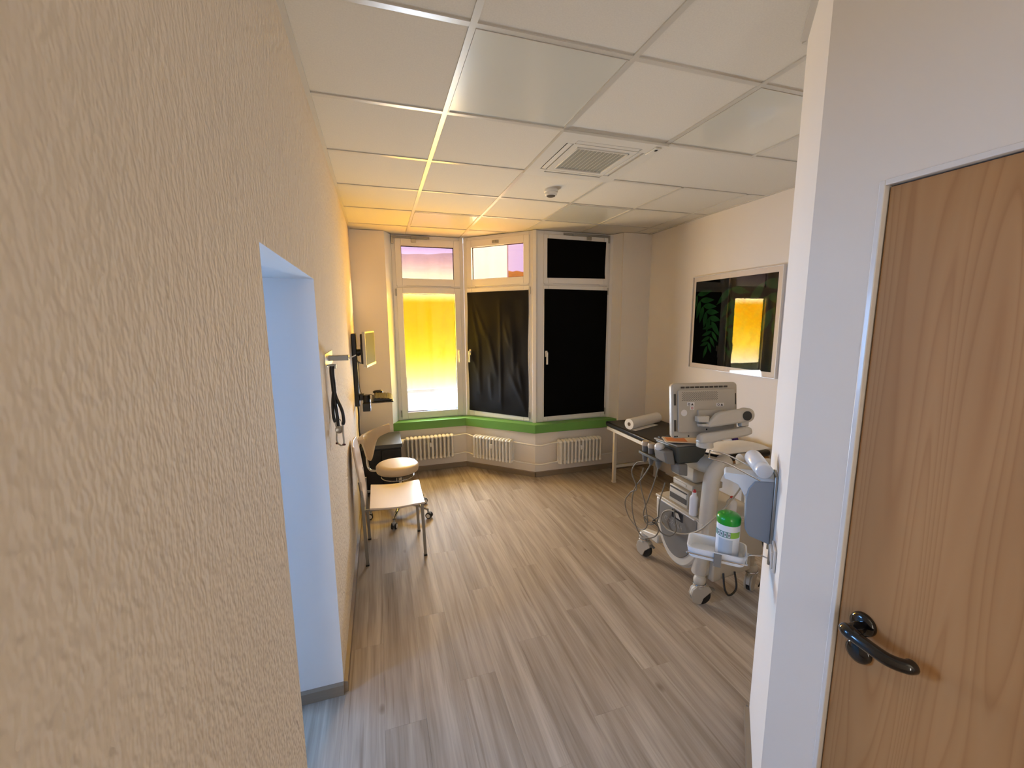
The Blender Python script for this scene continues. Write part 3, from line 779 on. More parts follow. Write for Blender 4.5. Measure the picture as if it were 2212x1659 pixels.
tt = (Vector((1.687-1.013, 4.44-5.09))).normalized(); pr = Vector((.870, 4.953))
r2p = Vector((1.036, 4.790)); radiator(r2p, tt, (0, -1), .522, .165, .448, 'white column radiator on the slanted wall between two others', 6)
radiator((1.888, 4.24), (1, 0), (0, -1), .545, .16, .450, 'white column radiator on the right, nearest the examination couch', 6)
r2e = r2p+tt*.522
def pipe(pts, label, r=.009):
    m = MB(); m.tube(crom([Vector(p) for p in pts], 6), r, 8); tag(m.build('heating_pipe', 'radiator_white', smooth=60), label, 'pipe', 'white heating pipes under the sill')
pipe([(.800, 4.88, .430), (.86, 4.885, .430), (.955, 4.885, .437), (r2p.x-.02, r2p.y+.02, .425), (r2p.x, r2p.y, .422)], 'upper white pipe joining the left and middle radiators')
pipe([(.800, 4.88, .200), (.86, 4.885, .200), (.955, 4.885, .207), (r2p.x-.02, r2p.y+.02, .196), (r2p.x, r2p.y, .194)], 'lower white pipe joining the left and middle radiators')
pipe([(r2e.x, r2e.y, .420), (r2e.x+.06, r2e.y-.058, .416), (1.63, 4.262, .400), (1.70, 4.237, .402), (1.82, 4.24, .418), (1.889, 4.24, .420)], 'upper white pipe around the corner to the right radiator')
pipe([(r2e.x, r2e.y, .195), (r2e.x+.06, r2e.y-.058, .192), (1.63, 4.262, .180), (1.70, 4.237, .180), (1.82, 4.24, .190), (1.889, 4.24, .192)], 'lower white pipe around the corner to the right radiator')
pipe([(2.433, 4.24, .215), (2.50, 4.25, .215), (2.75, 4.265, .218)], 'white pipe stub leaving the right radiator behind the couch leg')
pipe([(.105, 4.90, .43), (.15, 4.89, .43), (.19, 4.88, .43)], 'short white pipe entering the left radiator valve')
vv = thing('radiator_valve', (.205, 4.88, .43), 'white and chrome thermostat valve at the left radiator', 'valve')
m = MB(); m.cyl((.188, 4.88, .43), (.238, 4.88, .43), .015, seg=12); m.build('body', 'radiator_white', vv)
m = MB(); m.lathe([(.014, 0), (.019, .008), (.019, .04), (.012, .05)], (.205, 4.868, .43), (-.3, -1, -.5), 16); m.build('thermostat_head', 'radiator_white', vv)
m = MB(); m.cyl((.20, 4.862, .395), (.195, 4.845, .36), .010, seg=12); m.build('union', 'chrome', vv)

# ---- picture
t = thing('framed_picture', (3.035, 3.025, 1.30), 'large white-framed glossy picture of dark green leaves on the right wall', 'picture')
px0, px1, pz0, pz1 = 2.53, 3.52, 1.315, 2.210
m = MB(); bw = .006
m.lim(3.012, 3.039, px0, px0+bw, pz0, pz1); m.lim(3.012, 3.039, px1-bw, px1, pz0, pz1); m.lim(3.012, 3.039, px0+bw, px1-bw, pz0, pz0+bw); m.lim(3.012, 3.039, px0+bw, px1-bw, pz1-bw, pz1)
m.build('frame', 'upvc_white', t, bevel=.001)
m = MB(); m.lim(3.026, 3.039, px0+bw, px1-bw, pz0+bw, pz1-bw); m.build('mount', 'mat_white', t)
ix0, ix1, iz0, iz1 = px0+.05, px1-.038, pz0+.048, pz1-.05
m = MB(); m.lim(3.0245, 3.026, ix0, ix1, iz0, iz1); m.build('print', 'print_black', t)
m = MB()
def leaf(y, z, ang, L_, w_):
    pts = []
    for k in range(9):
        u = k/8; pts.append((u*L_, w_*math.sin(PI*u**.8)*(1-.2*u)))
    poly = [(a, b) for a, b in pts]+[(a, -b) for a, b in pts[::-1][1:-1]]
    out = []
    for a, b in poly:
        yy = y-(a*math.cos(ang)-b*math.sin(ang)); zz = z+(a*math.sin(ang)+b*math.cos(ang))
        out.append((min(max(yy, ix0+.002), ix1-.002), min(max(zz, iz0+.002), iz1-.002)))
    k = len(m.v); m.v += [(3.0242-.00003*len(m.f), yy, zz) for yy, zz in out]; m.f.append(tuple(range(k, k+len(out))))
rr = random.Random(5)
def frond(y, z, ang, L_, n_, ll, lw):
    for k in range(n_):
        u = (k+.3)/n_; yy = y-u*L_*math.cos(ang); zz = z+u*L_*math.sin(ang)
        for sgn in (-1, 1):
            leaf(yy, zz, ang+sgn*(1.05-.35*u)+rr.uniform(-.1, .1), ll*(1-.3*u), lw)
    leaf(y-L_*math.cos(ang), z+L_*math.sin(ang), ang, ll*.9, lw)
frond(3.22, 1.75, -1.9, .22, 4, .15, .020)
frond(3.47, 2.05, -.9, .35, 5, .20, .030)
frond(3.05, 2.10, -1.35, .45, 4, .22, .034)
frond(2.85, 1.45, 1.9, .38, 4, .22, .03)
frond(2.72, 2.12, -1.2, .35, 3, .26, .045)
frond(3.0, 1.42, 1.2, .25, 4, .16, .018)
m.build('leaf_print', 'print_leaf', t, smooth=0)
m = MB(); m.lim(3.0165, 3.0185, px0+bw, px1-bw, pz0+bw, pz1-bw); m.build('glass', 'picture_glass', t, smooth=0)

# ---- white chair by the left wall
ch = thing('side_chair', (.05, 3.27, 0), 'white stacking chair with grey metal legs against the left wall', 'chair')
LEG = [(-.163, 3.065), (.262, 3.075), (-.155, 3.462), (.248, 3.478)]
for k, (lx, ly) in enumerate(LEG):
    top = .44 if k in (1, 3) else .54
    R_ = rz(0)
    m = MB(); m.hexa([(lx-.011, ly-.011, .004), (lx+.011, ly-.011, .004), (lx+.011, ly+.011, .004), (lx-.011, ly+.011, .004),
                      (lx-.011-(.012 if k in (1, 3) else .01), ly-.011, top), (lx+.011-(.012 if k in (1, 3) else .01), ly-.011, top), (lx+.011-(.012 if k in (1, 3) else .01), ly+.011, top), (lx-.011-(.012 if k in (1, 3) else .01), ly+.011, top)])
    lg = m.build('leg', 'chair_metal', ch, bevel=.002)
    m = MB(); m.lim(lx-.0125, lx+.0125, ly-.0125, ly+.0125, 0, .012); m.build('foot_cap', 'rubber_black', lg)
m = MB(); m.lim(-.165, .245, 3.08, 3.095, .412, .430); m.lim(-.165, .245, 3.445, 3.46, .412, .430); m.lim(-.172, -.155, 3.075, 3.46, .41, .43); m.build('seat_frame', 'chair_metal', ch, bevel=.002)
def seat(u, v):
    x_ = -.125+.395*u; y_ = 3.028+.475*v
    return Vector((x_, y_, .447-.016*math.sin(PI*u)-.018*max(0, u-.8)*5*max(0, u-.8)*2+.006*(2*v-1)**2))
m = MB(); m.slab(seat, 14, 8, .014); m.build('seat', 'chair_white', ch, smooth=50, bevel=.003)
def backr(u, v):
    z = .44+.46*v; hw = (.15+.06*min(1, v*2.2)) if v < .5 else .21-.05*max(0, (v-.78)/.22)**2
    y_ = 3.262+(2*u-1)*hw
    x_ = -.160-.052*v**1.2-.016*(1-(2*u-1)**2)*min(1, v*2)
    return Vector((max(x_, -.236), y_, z))
m = MB(); m.slab(backr, 10, 16, .012); m.build('backrest', 'chair_white', ch, smooth=50, bevel=.003)
for ly in (3.065, 3.462):
    m = MB(); m.tube([(-.172, ly+(.0 if ly < 3.2 else 0), .53), (-.185, ly+(.03 if ly < 3.2 else -.03), .64)], .011, 8); m.build('back_support', 'chair_metal', ch)

# ---- treatment stool
SX, SY = .125, 3.855
st = thing('treatment_stool', (SX, SY, 0), 'cream upholstered swivel stool with chrome star base and curved backrest', 'stool')
m = MB(); m.lathe([(.165, .440), (.185, .447), (.190, .470), (.188, .495), (.176, .508), (.12, .514), (.001, .516)], (SX-.02, SY-.03, 0), (0, 0, 1), 40); m.build('seat', 'leather_cream', st, smooth=60)
m = MB(); m.lathe([(.09, .425), (.165, .432), (.165, .440), (.001, .441)], (SX-.02, SY-.03, 0), (0, 0, 1), 28); m.build('seat_plate', 'black_plastic', st)
m = MB(); m.tube([(SX-.02+.145*math.cos(a/24*2*PI), SY-.03+.145*math.sin(a/24*2*PI), .395) for a in range(24)], .005, 8, True)
for a in (0.4, 2.5, 4.6):
    m.cyl((SX-.02+.145*math.cos(a), SY-.03+.145*math.sin(a), .395), (SX-.02+.14*math.cos(a), SY-.03+.14*math.sin(a), .438), .004, seg=6)
m.build('release_ring', 'chrome', st, smooth=60)
m = MB(); m.cyl((SX, SY, .10), (SX, SY, .28), .026, seg=18); m.cyl((SX, SY, .28), (SX, SY, .43), .014, seg=16); m.build('gas_column', 'chrome', st)
m = MB(); m.lathe([(.04, .075), (.042, .11), (.028, .135)], (SX, SY, 0), (0, 0, 1), 20); m.build('hub', 'chrome', st)
for k in range(5):
    a = math.radians(-106+72*k)
    ca, sa = math.cos(a), math.sin(a)
    P = lambda r, z: (SX+r*ca, SY+r*sa, z)
    m = MB(); m.tube(crom([P(.03, .105), P(.12, .112), P(.22, .098), P(.275, .082)], 6), [.017]*8+[.015]*6+[.013]*5, 10); m.build('base_leg', 'chrome', st, smooth=60)
    c = Vector(P(.285, .028)); d = Vector((-sa, ca, 0))
    cs = MB(); cs.ell(c+Vector((0, 0, .018)), (.020, .020, .020), 12, 7); cs.cyl(c+Vector((-.01*ca, -.01*sa, .02)), c+Vector((-.01*ca, -.01*sa, .055)), .007, seg=8)
    co = cs.build('caster', 'disp_grey', st, smooth=60)
    for sg in (-1, 1):
        w_ = MB(); w_.cyl(c+d*(.008*sg), c+d*(.022*sg), .028, seg=18); w_.build('wheel', 'rubber_black', co)
        w_ = MB(); w_.cyl(c+d*(.0215*sg), c+d*(.0235*sg), .019, seg=16); w_.build('hub_cap', 'plastic_white', co)
# backrest
BA = math.radians(145)
def bpad(u, v):
    a = BA+math.radians(54)*(2*u-1); k = abs(1-2*u)
    lo = .715-.185*math.exp(-(k/.27)**2)+.04*k; hi = .790+.02*k-.02*(2*u-1)
    z = lo+(hi-lo)*v; r = .250-.022*math.sin(PI*v)*(1-k)+.012*k
    return Vector((max(.06+r*math.cos(a), -.205), 3.80+r*math.sin(a), z))
m = MB(); m.slab(bpad, 36, 10, .052); m.build('backrest', 'leather_cream', st, smooth=70, bevel=.014)
m = MB(); m.tube(crom([(SX-.04, SY+.02, .428), (-.10, 3.93, .425), (-.145, 3.955, .445), (-.158, 3.962, .50), (-.160, 3.964, .58)], 6), .011, 10); m.build('back_rod', 'chrome', st, smooth=60)

# ---- low black cabinet with computer, left corner
cb = thing('low_cabinet', (-.035, 4.60, 0), 'low black cabinet with grey top in the left corner by the radiator', 'cabinet')
m = MB(); m.lim(-.225, .165, 4.36, 4.84, .03, .505); m.build('body', 'cabinet_black', cb, bevel=.004)
m = MB(); m.lim(-.228, .175, 4.345, 4.85, .505, .545); m.build('top', 'cabinet_top', cb, bevel=.004)
m = MB(); m.lim(-.215, -.035, 4.347, 4.36, .05, .49); m.build('door', 'cabinet_black', cb, bevel=.003)
m = MB(); m.lim(-.03, .155, 4.347, 4.36, .05, .49); m.build('door', 'cabinet_black', cb, bevel=.003)
for xx in (-.20, .14):
    for yy in (4.38, 4.82):
        m = MB(); m.cyl((xx, yy, 0), (xx, yy, .03), .018, seg=10); m.build('foot', 'rubber_black', cb)

# ---- wall workstation: rail, monitor, keyboard tray
ws = thing('wall_rail', (-.225, 4.28, 1.0), 'black vertical mounting rail on the left wall behind the monitor', 'mounting rail')
m = MB(); m.lim(-.2465, -.205, 4.22, 4.34, .985, 1.685); m.build('rail', 'black_plastic', ws, bevel=.006)
m = MB(); m.tube(crom([(-.228, 4.30, .99), (-.224, 4.30, .90), (-.230, 4.31, .75), (-.222, 4.32, .60), (-.226, 4.34, .552)], 6), .008, 8); m.build('cable', 'rubber_black', ws)
m = MB(); m.tube(crom([(-.204, 4.27, 1.43), (-.196, 4.27, 1.35), (-.201, 4.26, 1.2), (-.19, 4.25, 1.12), (-.15, 4.2, 1.085), (-.11, 4.2, 1.10), (-.08, 4.22, 1.09)], 6), .003, 6); m.build('thin_cable', 'cable_dark', ws)
mo = thing('wall_monitor', (-.14, 4.28, 1.38), 'silver flat monitor on a swivel arm at the left wall', 'monitor')
mc = Vector((-.095, 4.26, 1.545)); Rm = rz(math.radians(-11))
def mp_(x_, y_, z_): return mc+Rm @ Vector((x_, y_, z_))
def mbox(name, m_, a, b, c, d, e, f, parent, bevel=.003):
    m = MB(); m.lim(a, b, c, d, e, f); m.mapped(mp_); return m.build(name, m_, parent, bevel=bevel)
mbox('housing', 'monitor_silver', -.012, .016, -.205, .205, -.170, .162, mo, .006)
mbox('back_cover', 'monitor_dark', -.040, -.0125, -.17, .17, -.14, .14, mo, .012)
mbox('screen', 'screen_grey', .0162, .018, -.185, .185, -.145, .145, mo, 0)
m = MB(); m.lim(.0155, .021, -.205, .205, -.170, -.146); m.mapped(mp_); m.build('bezel', 'monitor_silver', mo, bevel=.002)
m = MB(); m.cyl((-.205, 4.27, 1.50), (-.165, 4.265, 1.51), .035, .028, 14); m.build('arm_joint', 'black_plastic', mo)
m = MB(); m.cyl((-.17, 4.265, 1.54), (-.132, 4.265, 1.545), .04, .04, 16); m.build('tilt_head', 'disp_grey', mo)
m = MB(); m.tube(crom([(-.20, 4.24, 1.42), (-.17, 4.20, 1.405), (-.12, 4.17, 1.40), (-.10, 4.17, 1.42)], 6), .006, 8); m.build('cable_loop', 'disp_grey', mo)
kt = thing('keyboard_tray', (-.05, 4.20, 1.03), 'black swivel keyboard tray on the wall rail', 'keyboard tray')
m = MB(); m.prism(rrect(-.095, .105, 4.02, 4.42, .02), 1.045, 1.058); m.build('tray', 'black_plastic', kt, bevel=.004)
m = MB(); m.lim(-.206, -.16, 4.24, 4.30, 1.04, 1.10); m.build('bracket', 'black_plastic', kt, bevel=.004)
m = MB(); m.cyl((-.14, 4.22, 1.025), (-.14, 4.22, 1.095), .034, seg=16); m.build('swivel', 'black_plastic', kt)
m = MB(); m.lim(-.175, -.105, 4.10, 4.19, .955, 1.03); m.build('mouse_pocket', 'black_plastic', kt, bevel=.005)
kb = thing('keyboard', (.01, 4.22, 1.06), 'grey-black keyboard lying on the swivel tray', 'keyboard')
m = MB(); m.prism([(-.075, 1.058), (.09, 1.058), (.095, 1.072), (-.07, 1.085)], 4.04, 4.38, 'y'); m.build('case', 'black_plastic', kb, bevel=.003)
for r_ in range(5):
    for c_ in range(14):
        x_ = -.06+r_*.027; y_ = 4.052+c_*.0232
        m = MB(); m.box((x_+.012, y_+.011, 1.0865-.0022*r_), (.022, .019, .008), ry(.08)); m.build('key', 'us_darker', kb)
mu = thing('mouse', (-.04, 4.36, 1.09), 'black computer mouse at the back of the keyboard tray', 'mouse')
m = MB(); m.ell((-.035, 4.395, 1.092), (.05, .028, .020), 16, 9); m.build('shell', 'black_plastic', mu, smooth=60)
m = MB(); m.cyl((-.01, 4.388, 1.108), (-.01, 4.402, 1.108), .006, seg=10); m.build('wheel', 'us_grey', mu)

# ---- wall holder and stethoscope
wh = thing('wall_holder', (-.21, 2.23, 1.6), 'small silver wall holder box above the stethoscope', 'holder')
m = MB(); m.lim(-.246, -.150, 2.255, 2.32, 1.598, 1.622); m.build('tray_box', 'bracket_silver', wh, bevel=.002)
m = MB(); m.lim(-.2465, -.243, 2.12, 2.45, 1.575, 1.640); m.build('wall_plate', 'plastic_white', wh, bevel=.001)
m = MB(); m.hexa([(-.15, 2.30, 1.600), (-.118, 2.33, 1.615), (-.118, 2.335, 1.615), (-.15, 2.32, 1.600), (-.15, 2.30, 1.606), (-.118, 2.33, 1.621), (-.118, 2.335, 1.621), (-.15, 2.32, 1.606)]); m.build('lip', 'plastic_white', wh)
m = MB(); m.lim(-.246, -.205, 2.185, 2.225, 1.578, 1.584); m.lim(-.214, -.206, 2.19, 2.22, 1.565, 1.578); m.build('hook', 'bracket_silver', wh, bevel=.001)
sp = thing('stethoscope', (-.228, 2.21, 1.22), 'black stethoscope with steel earpieces hanging on the left wall', 'stethoscope')
YS = 2.205
def sp_(pts, r, name, m_, k=8):
    m = MB(); m.tube(crom(pts, k), r, 8); m.build(name, m_, sp, smooth=60)
X = lambda a: -.236+a
sp_([(X(.012), YS, 1.585), (X(.010), YS-.004, 1.54), (X(.012), YS, 1.49), (X(.013), YS, 1.45)], .0115, 'yoke_tube', 'steth_black')
m = MB(); m.cyl((X(.012), YS, 1.498), (X(.012), YS, 1.508), .010, seg=12); m.build('collar', 'disp_grey', sp)
sp_([(X(.013), YS, 1.46), (X(.004), YS+.004, 1.40), (X(.002), YS+.006, 1.33), (X(.008), YS+.004, 1.295)], .0078, 'tube', 'steth_black')
sp_([(X(.014), YS, 1.46), (X(.022), YS-.006, 1.42), (X(.046), YS-.03, 1.36), (X(.052), YS-.04, 1.31), (X(.047), YS-.04, 1.29)], .0078, 'tube', 'steth_black')
sp_([(X(.014), YS, 1.45), (X(.017), YS-.01, 1.39), (X(.022), YS-.016, 1.33), (X(.024), YS-.018, 1.28)], .0078, 'tube', 'steth_black')
m = MB(); m.lathe([(.016, -.006), (.020, -.002), (.020, .004), (.012, .010), (.006, .012)], (X(.026), YS-.02, 1.262), (.6, -.8, .2), 18); m.build('chest_piece', 'steel_brushed', sp)
m = MB(); m.cyl((X(.024), YS-.018, 1.285), (X(.025), YS-.019, 1.268), .006, seg=10); m.build('stem', 'steel_brushed', sp)
sp_([(X(.008), YS+.004, 1.295), (X(.013), YS, 1.26), (X(.010), YS, 1.205), (X(.016), YS, 1.185), (X(.026), YS-.01, 1.180)], .0038, 'ear_tube', 'steel_brushed')
sp_([(X(.047), YS-.04, 1.29), (X(.045), YS-.04, 1.25), (X(.046), YS-.04, 1.20), (X(.038), YS-.03, 1.183), (X(.026), YS-.02, 1.180)], .0038, 'ear_tube', 'steel_brushed')
sp_([(X(.012), YS, 1.28), (X(.02), YS-.012, 1.308), (X(.036), YS-.03, 1.312), (X(.046), YS-.038, 1.275)], .0018, 'spring', 'steel_brushed')
for a, b in (((X(.013), YS, 1.187), (X(.004), YS, 1.187)), ((X(.042), YS-.034, 1.187), (X(.051), YS-.042, 1.188))):
    m = MB(); m.cyl(a, b, .006, .0045, 10); m.build('ear_tip', 'eartip_red', sp)

# ---- examination couch along the right wall
co = thing('examination_couch', (2.71, 3.3, 0), 'black padded examination couch on white steel legs along the right wall', 'couch')
CX0, CX1, CYF, CYN, CYM = 2.395, 3.015, 4.075, 2.50, 3.10
m = MB(); m.lim(CX0, CX1, CYM+.005, CYF, .618, .668); m.build('mattress', 'black_leather', co, bevel=.016)
m = MB(); a = math.atan2(.065, CYM-CYN)
m.box(((CX0+CX1)/2, (CYM+CYN)/2, .643+.0325), (CX1-CX0, (CYM-CYN)/math.cos(a)-.006, .05), rx(-a)); m.build('headrest', 'black_leather', co, bevel=.016)
m = MB(); m.box(((CX0+CX1)/2, (CYM+CYN)/2, .605+.0325), (CX1-CX0-.02, (CYM-CYN)/math.cos(a)-.02, .02), rx(-a)); m.build('headrest_board', 'brown_board', co, bevel=.002)
m = MB(); m.lim(CX0+.01, CX0+.045, CYN+.1, CYF-.02, .578, .614); m.lim(CX1-.045, CX1-.01, CYN+.1, CYF-.02, .578, .614); m.lim(CX0+.045, CX1-.045, CYF-.055, CYF-.02, .578, .614); m.lim(CX0+.045, CX1-.045, CYM-.02, CYM+.015, .578, .614); m.lim(CX0+.045, CX1-.045, CYN+.1, CYN+.135, .578, .614)
m.build('frame', 'couch_white', co, bevel=.003)
for lx in (CX0+.033, CX1-.04):
    for ly in (3.915, 2.72):
        m = MB(); m.lim(lx-.017, lx+.017, ly-.017, ly+.017, .012, .58); lg = m.build('leg', 'couch_white', co, bevel=.003)
        m = MB(); m.lim(lx-.019, lx+.019, ly-.019, ly+.019, 0, .016); m.build('foot_cap', 'plastic_white', lg)
for ly in (3.915, 2.72):
    m = MB(); m.lim(CX0+.05, CX1-.057, ly-.012, ly+.012, .17, .20); m.build('stretcher', 'couch_white', co, bevel=.002)
# paper roll
pr_ = thing('paper_roll', (2.66, 3.72, .668), 'white paper roll lying across the far end of the couch', 'paper roll')
A_, B_ = Vector((2.43, 3.66, .726)), Vector((2.90, 3.83, .726))
d_ = (B_-A_).normalized()
m = MB()
seg = 28; u_ = Vector((0, 0, 1)); w_ = d_.cross(u_)
ringv = []
for p, r in ((A_, .020), (A_, .056), (B_, .056), (B_, .020)):
    ringv.append([p+r*(math.cos(2*PI*k/seg)*u_+math.sin(2*PI*k/seg)*w_) for k in range(seg)])
vs = [q for r in ringv for q in r]; fs = []
for i in range(4):
    j = (i+1) % 4
    fs += [(i*seg+k, i*seg+(k+1) % seg, j*seg+(k+1) % seg, j*seg+k) for k in range(seg)]
m.add(vs, fs); m.build('paper', 'paper_white', pr_, smooth=50)
m = MB(); m.tube([A_+d_*.004, B_-d_*.004], .0195, 16); m.build('core', 'card_tube', pr_)
m = MB(); m.slab(lambda u, v: A_+Vector((-.02+.0, 0, -.0555))+d_*(.02+.40*v)+Vector((-.30, .80, 0)).normalized()*(-.09*u), 4, 4, .001); m.build('loose_sheet', 'paper_white', pr_)
# pillow
def pil(u, v):
    return None
pw = thing('pillow', (2.72, 2.72, .70), 'white paper-covered pillow lying on the couch headrest', 'pillow')
m = MB(); PC = Vector((2.705, 2.615, .748)); NU, NV = 24, 14
def pt(u, v, sg):
    a_, b_ = 2*u-1, 2*v-1
    e = (1-abs(a_)**2.6)*(1-abs(b_)**2.4); h = .048*max(0, e)**.55
    k = 1-.05*(a_*a_)*(b_*b_)
    return PC+rx(-.105) @ Vector((.275*a_*k, .155*b_*k, sg*h*(1 if sg > 0 else .55)+.004*math.sin(9*a_+3*b_)*e))
top = [[pt(i/NU, j/NV, 1) for j in range(NV+1)] for i in range(NU+1)]; bot = [[pt(i/NU, j/NV, -1) for j in range(NV+1)] for i in range(NU+1)]
vs = [p for r in top for p in r]+[p for r in bot for p in r]; n0 = (NU+1)*(NV+1); fs = []
for i in range(NU):
    for j in range(NV):
        q = (i*(NV+1)+j, (i+1)*(NV+1)+j, (i+1)*(NV+1)+j+1, i*(NV+1)+j+1); fs.append(q); fs.append(tuple(n0+x_ for x_ in q[::-1]))
m.add(vs, fs); m.build('cover', 'paper_white', pw, smooth=80)
# purple pouch with tube
pp = thing('blood_pressure_cuff', (2.86, 2.92, .67), 'purple blood pressure cuff lying on the couch behind the monitor', 'cuff')
m = MB()
m.slab(lambda u, v: Vector((2.74+.25*u, 2.86+.13*v, .722+.062*math.sin(PI*u)*(1-.4*v)+.012*math.sin(7*u+4*v))), 14, 8, .018); m.build('cuff', 'purple_cloth', pp, smooth=60, bevel=.004)
m = MB(); m.tube(crom([(2.86, 2.90, .765), (2.92, 2.88, .78), (2.97, 2.89, .75), (2.99, 2.93, .72), (2.97, 2.97, .70)], 6), .005, 8); m.build('tube', 'plastic_white', pp, smooth=60)
m = MB(); m.ell((2.975, 2.83, .735), (.028, .022, .026), 14, 8); m.build('bulb', 'purple_cloth', pp, smooth=60)

# ---- ultrasound machine
us = thing('ultrasound_machine', (2.06, 2.22, 0), 'beige wheeled ultrasound machine with back of its monitor turned to camera', 'ultrasound machine')
def halfell(cy_, hw, zt, dp, k=24):
    return [(cy_+hw*math.cos(PI+PI*i/k), zt-dp*abs(math.sin(PI*i/k))**.9) for i in range(k+1)]
# hull: half-ellipse body
m = MB(); m.prism(halfell(2.145, .245, .575, .415), 1.838, 2.275, 'x'); m.build('hull', 'us_light', us, bevel=.012)
m = MB(); m.prism(halfell(2.145, .225, .560, .385), 1.818, 1.842, 'x'); m.build('rim', 'us_light', us, bevel=.010)
sp2 = MB(); sp2.prism(halfell(2.152, .185, .553, .325), 1.812, 1.830, 'x'); pnl = sp2.build('side_panel', 'us_grey', us, bevel=.004, label='grey half-oval side panel with embossed lettering')
m = MB(); m.lim(1.809, 1.822, 1.985, 2.338, .553, .562); m.build('edge_strip', 'couch_white', us, bevel=.002)
m = MB(); m.lim(1.809, 1.814, 2.09, 2.19, .49, .545); m.build('socket_recess', 'dark_slot', pnl)
m = MB(); m.hexa([(1.808, 2.105, .50), (1.818, 2.105, .50), (1.818, 2.15, .50), (1.808, 2.15, .50), (1.806, 2.13, .535), (1.818, 2.13, .535), (1.818, 2.16, .535), (1.806, 2.16, .535)]); m.build('plug', 'us_light', pnl, bevel=.003)
# embossed lettering
cu = bpy.data.curves.new('lettering', 'FONT'); cu.body = 'CORINA'; cu.size = .048; cu.extrude = .001; cu.align_x = 'CENTER'
to = bpy.data.objects.new('lettering', cu); COL.objects.link(to); bpy.context.view_layer.update()
me = bpy.data.meshes.new_from_object(to.evaluated_get(bpy.context.evaluated_depsgraph_get())); bpy.data.objects.remove(to)
Mt = Matrix(((0, 0, -1, 1.8115), (-1, 0, 0, 2.175), (0, 1, 0, .435), (0, 0, 0, 1)))
me.transform(Matrix.Translation(-us.location) @ Mt); me.materials.clear(); me.materials.append(MATS['us_emboss'])
o = bpy.data.objects.new('lettering', me); COL.objects.link(o); o.parent = pnl
# deck
m = MB(); m.lim(1.822, 2.285, 1.93, 2.385, .558, .574); m.build('deck', 'us_beige', us, bevel=.004)
# rear lower cover
m = MB(); m.prism([(1.93, .20), (2.10, .17), (2.25, .17), (2.25, .34), (1.95, .34), (1.93, .30)], 1.875, 2.27, 'x'); m.build('chassis', 'us_beige', us, bevel=.01)
m = MB(); m.lim(1.90, 2.27, 1.885, 1.99, .30, .56); m.build('rear_cover', 'us_beige', us, bevel=.01)
m = MB(); m.lim(1.93, 2.06, 1.880, 1.886, .36, .50); m.build('rear_panel', 'us_vent', us, bevel=.002)
m = MB(); m.hexa([(1.90, 1.90, .17), (2.20, 1.90, .20), (2.20, 2.3, .20), (1.90, 2.3, .17), (1.90, 1.90, .30), (2.20, 1.90, .30), (2.20, 2.3, .30), (1.90, 2.3, .30)]); m.build('base_cover', 'us_beige', us, bevel=.01)
# pillar tubes and handle
PR = .047
m = MB(); m.tube(crom([(1.872, 1.985, .20), (1.868, 1.965, .34), (1.866, 1.945, .55), (1.868, 1.935, .74), (1.880, 1.935, .85), (1.925, 1.94, .905), (1.99, 1.96, .91), (2.02, 2.0, .91)], 8), PR, 20); m.build('pillar', 'us_light', us, smooth=70)
m = MB(); m.tube(crom([(2.255, 1.985, .24), (2.26, 1.955, .5), (2.262, 1.945, .74), (2.25, 1.945, .85), (2.21, 1.95, .905), (2.12, 1.97, .91)], 8), PR, 18); m.build('pillar', 'us_light', us, smooth=70)
m = MB(); m.tube(crom([(1.945, 1.875, .895), (1.965, 1.872, .906), (2.10, 1.875, .915), (2.24, 1.885, .915), (2.27, 1.90, .905)], 6), .026, 14); m.build('push_handle', 'us_light', us, smooth=70)
m = MB(); m.cyl((1.965, 1.875, .905), (1.965, 1.94, .90), .018, seg=12); m.cyl((2.24, 1.885, .91), (2.24, 1.95, .90), .018, seg=12); m.build('handle_mount', 'us_beige', us)
# neck that carries the console
m = MB(); m.tube(crom([(1.98, 1.98, .88), (1.95, 2.06, .88), (1.93, 2.16, .885), (1.935, 2.25, .90)], 6), .058, 18); m.build('neck', 'us_beige', us, smooth=70)
m = MB(); m.lim(1.90, 2.06, 2.10, 2.34, .735, .85); m.build('lift_housing', 'us_beige', us, bevel=.02)
# console
m = MB()
m.hexa([(1.74, 2.07, .895), (1.925, 2.075, .885), (1.94, 2.27, .91), (1.76, 2.27, .915), (1.705, 2.045, 1.022), (1.955, 2.05, 1.017), (1.965, 2.31, 1.0), (1.725, 2.30, 1.004)])
cs_ = m.build('console', 'us_dark', us, bevel=.016)
m = MB(); m.hexa([(1.702, 2.042, 1.020), (1.958, 2.047, 1.015), (1.968, 2.313, .998), (1.722, 2.303, 1.002), (1.706, 2.046, 1.032), (1.954, 2.051, 1.027), (1.964, 2.309, 1.010), (1.726, 2.299, 1.014)]); m.build('keyboard_panel', 'us_grey', cs_, bevel=.005)
for r_ in range(3):
    for c_ in range(6):
        m = MB(); m.box((1.755+c_*.033, 2.215+r_*.028, 1.023-.0018*r_), (.025, .021, .008), rx(-.07)); m.build('key', 'us_darker', cs_)
m = MB(); m.ell((1.92, 2.19, 1.025), (.02, .02, .015), 14, 8); m.build('trackball', 'disp_grey', cs_)
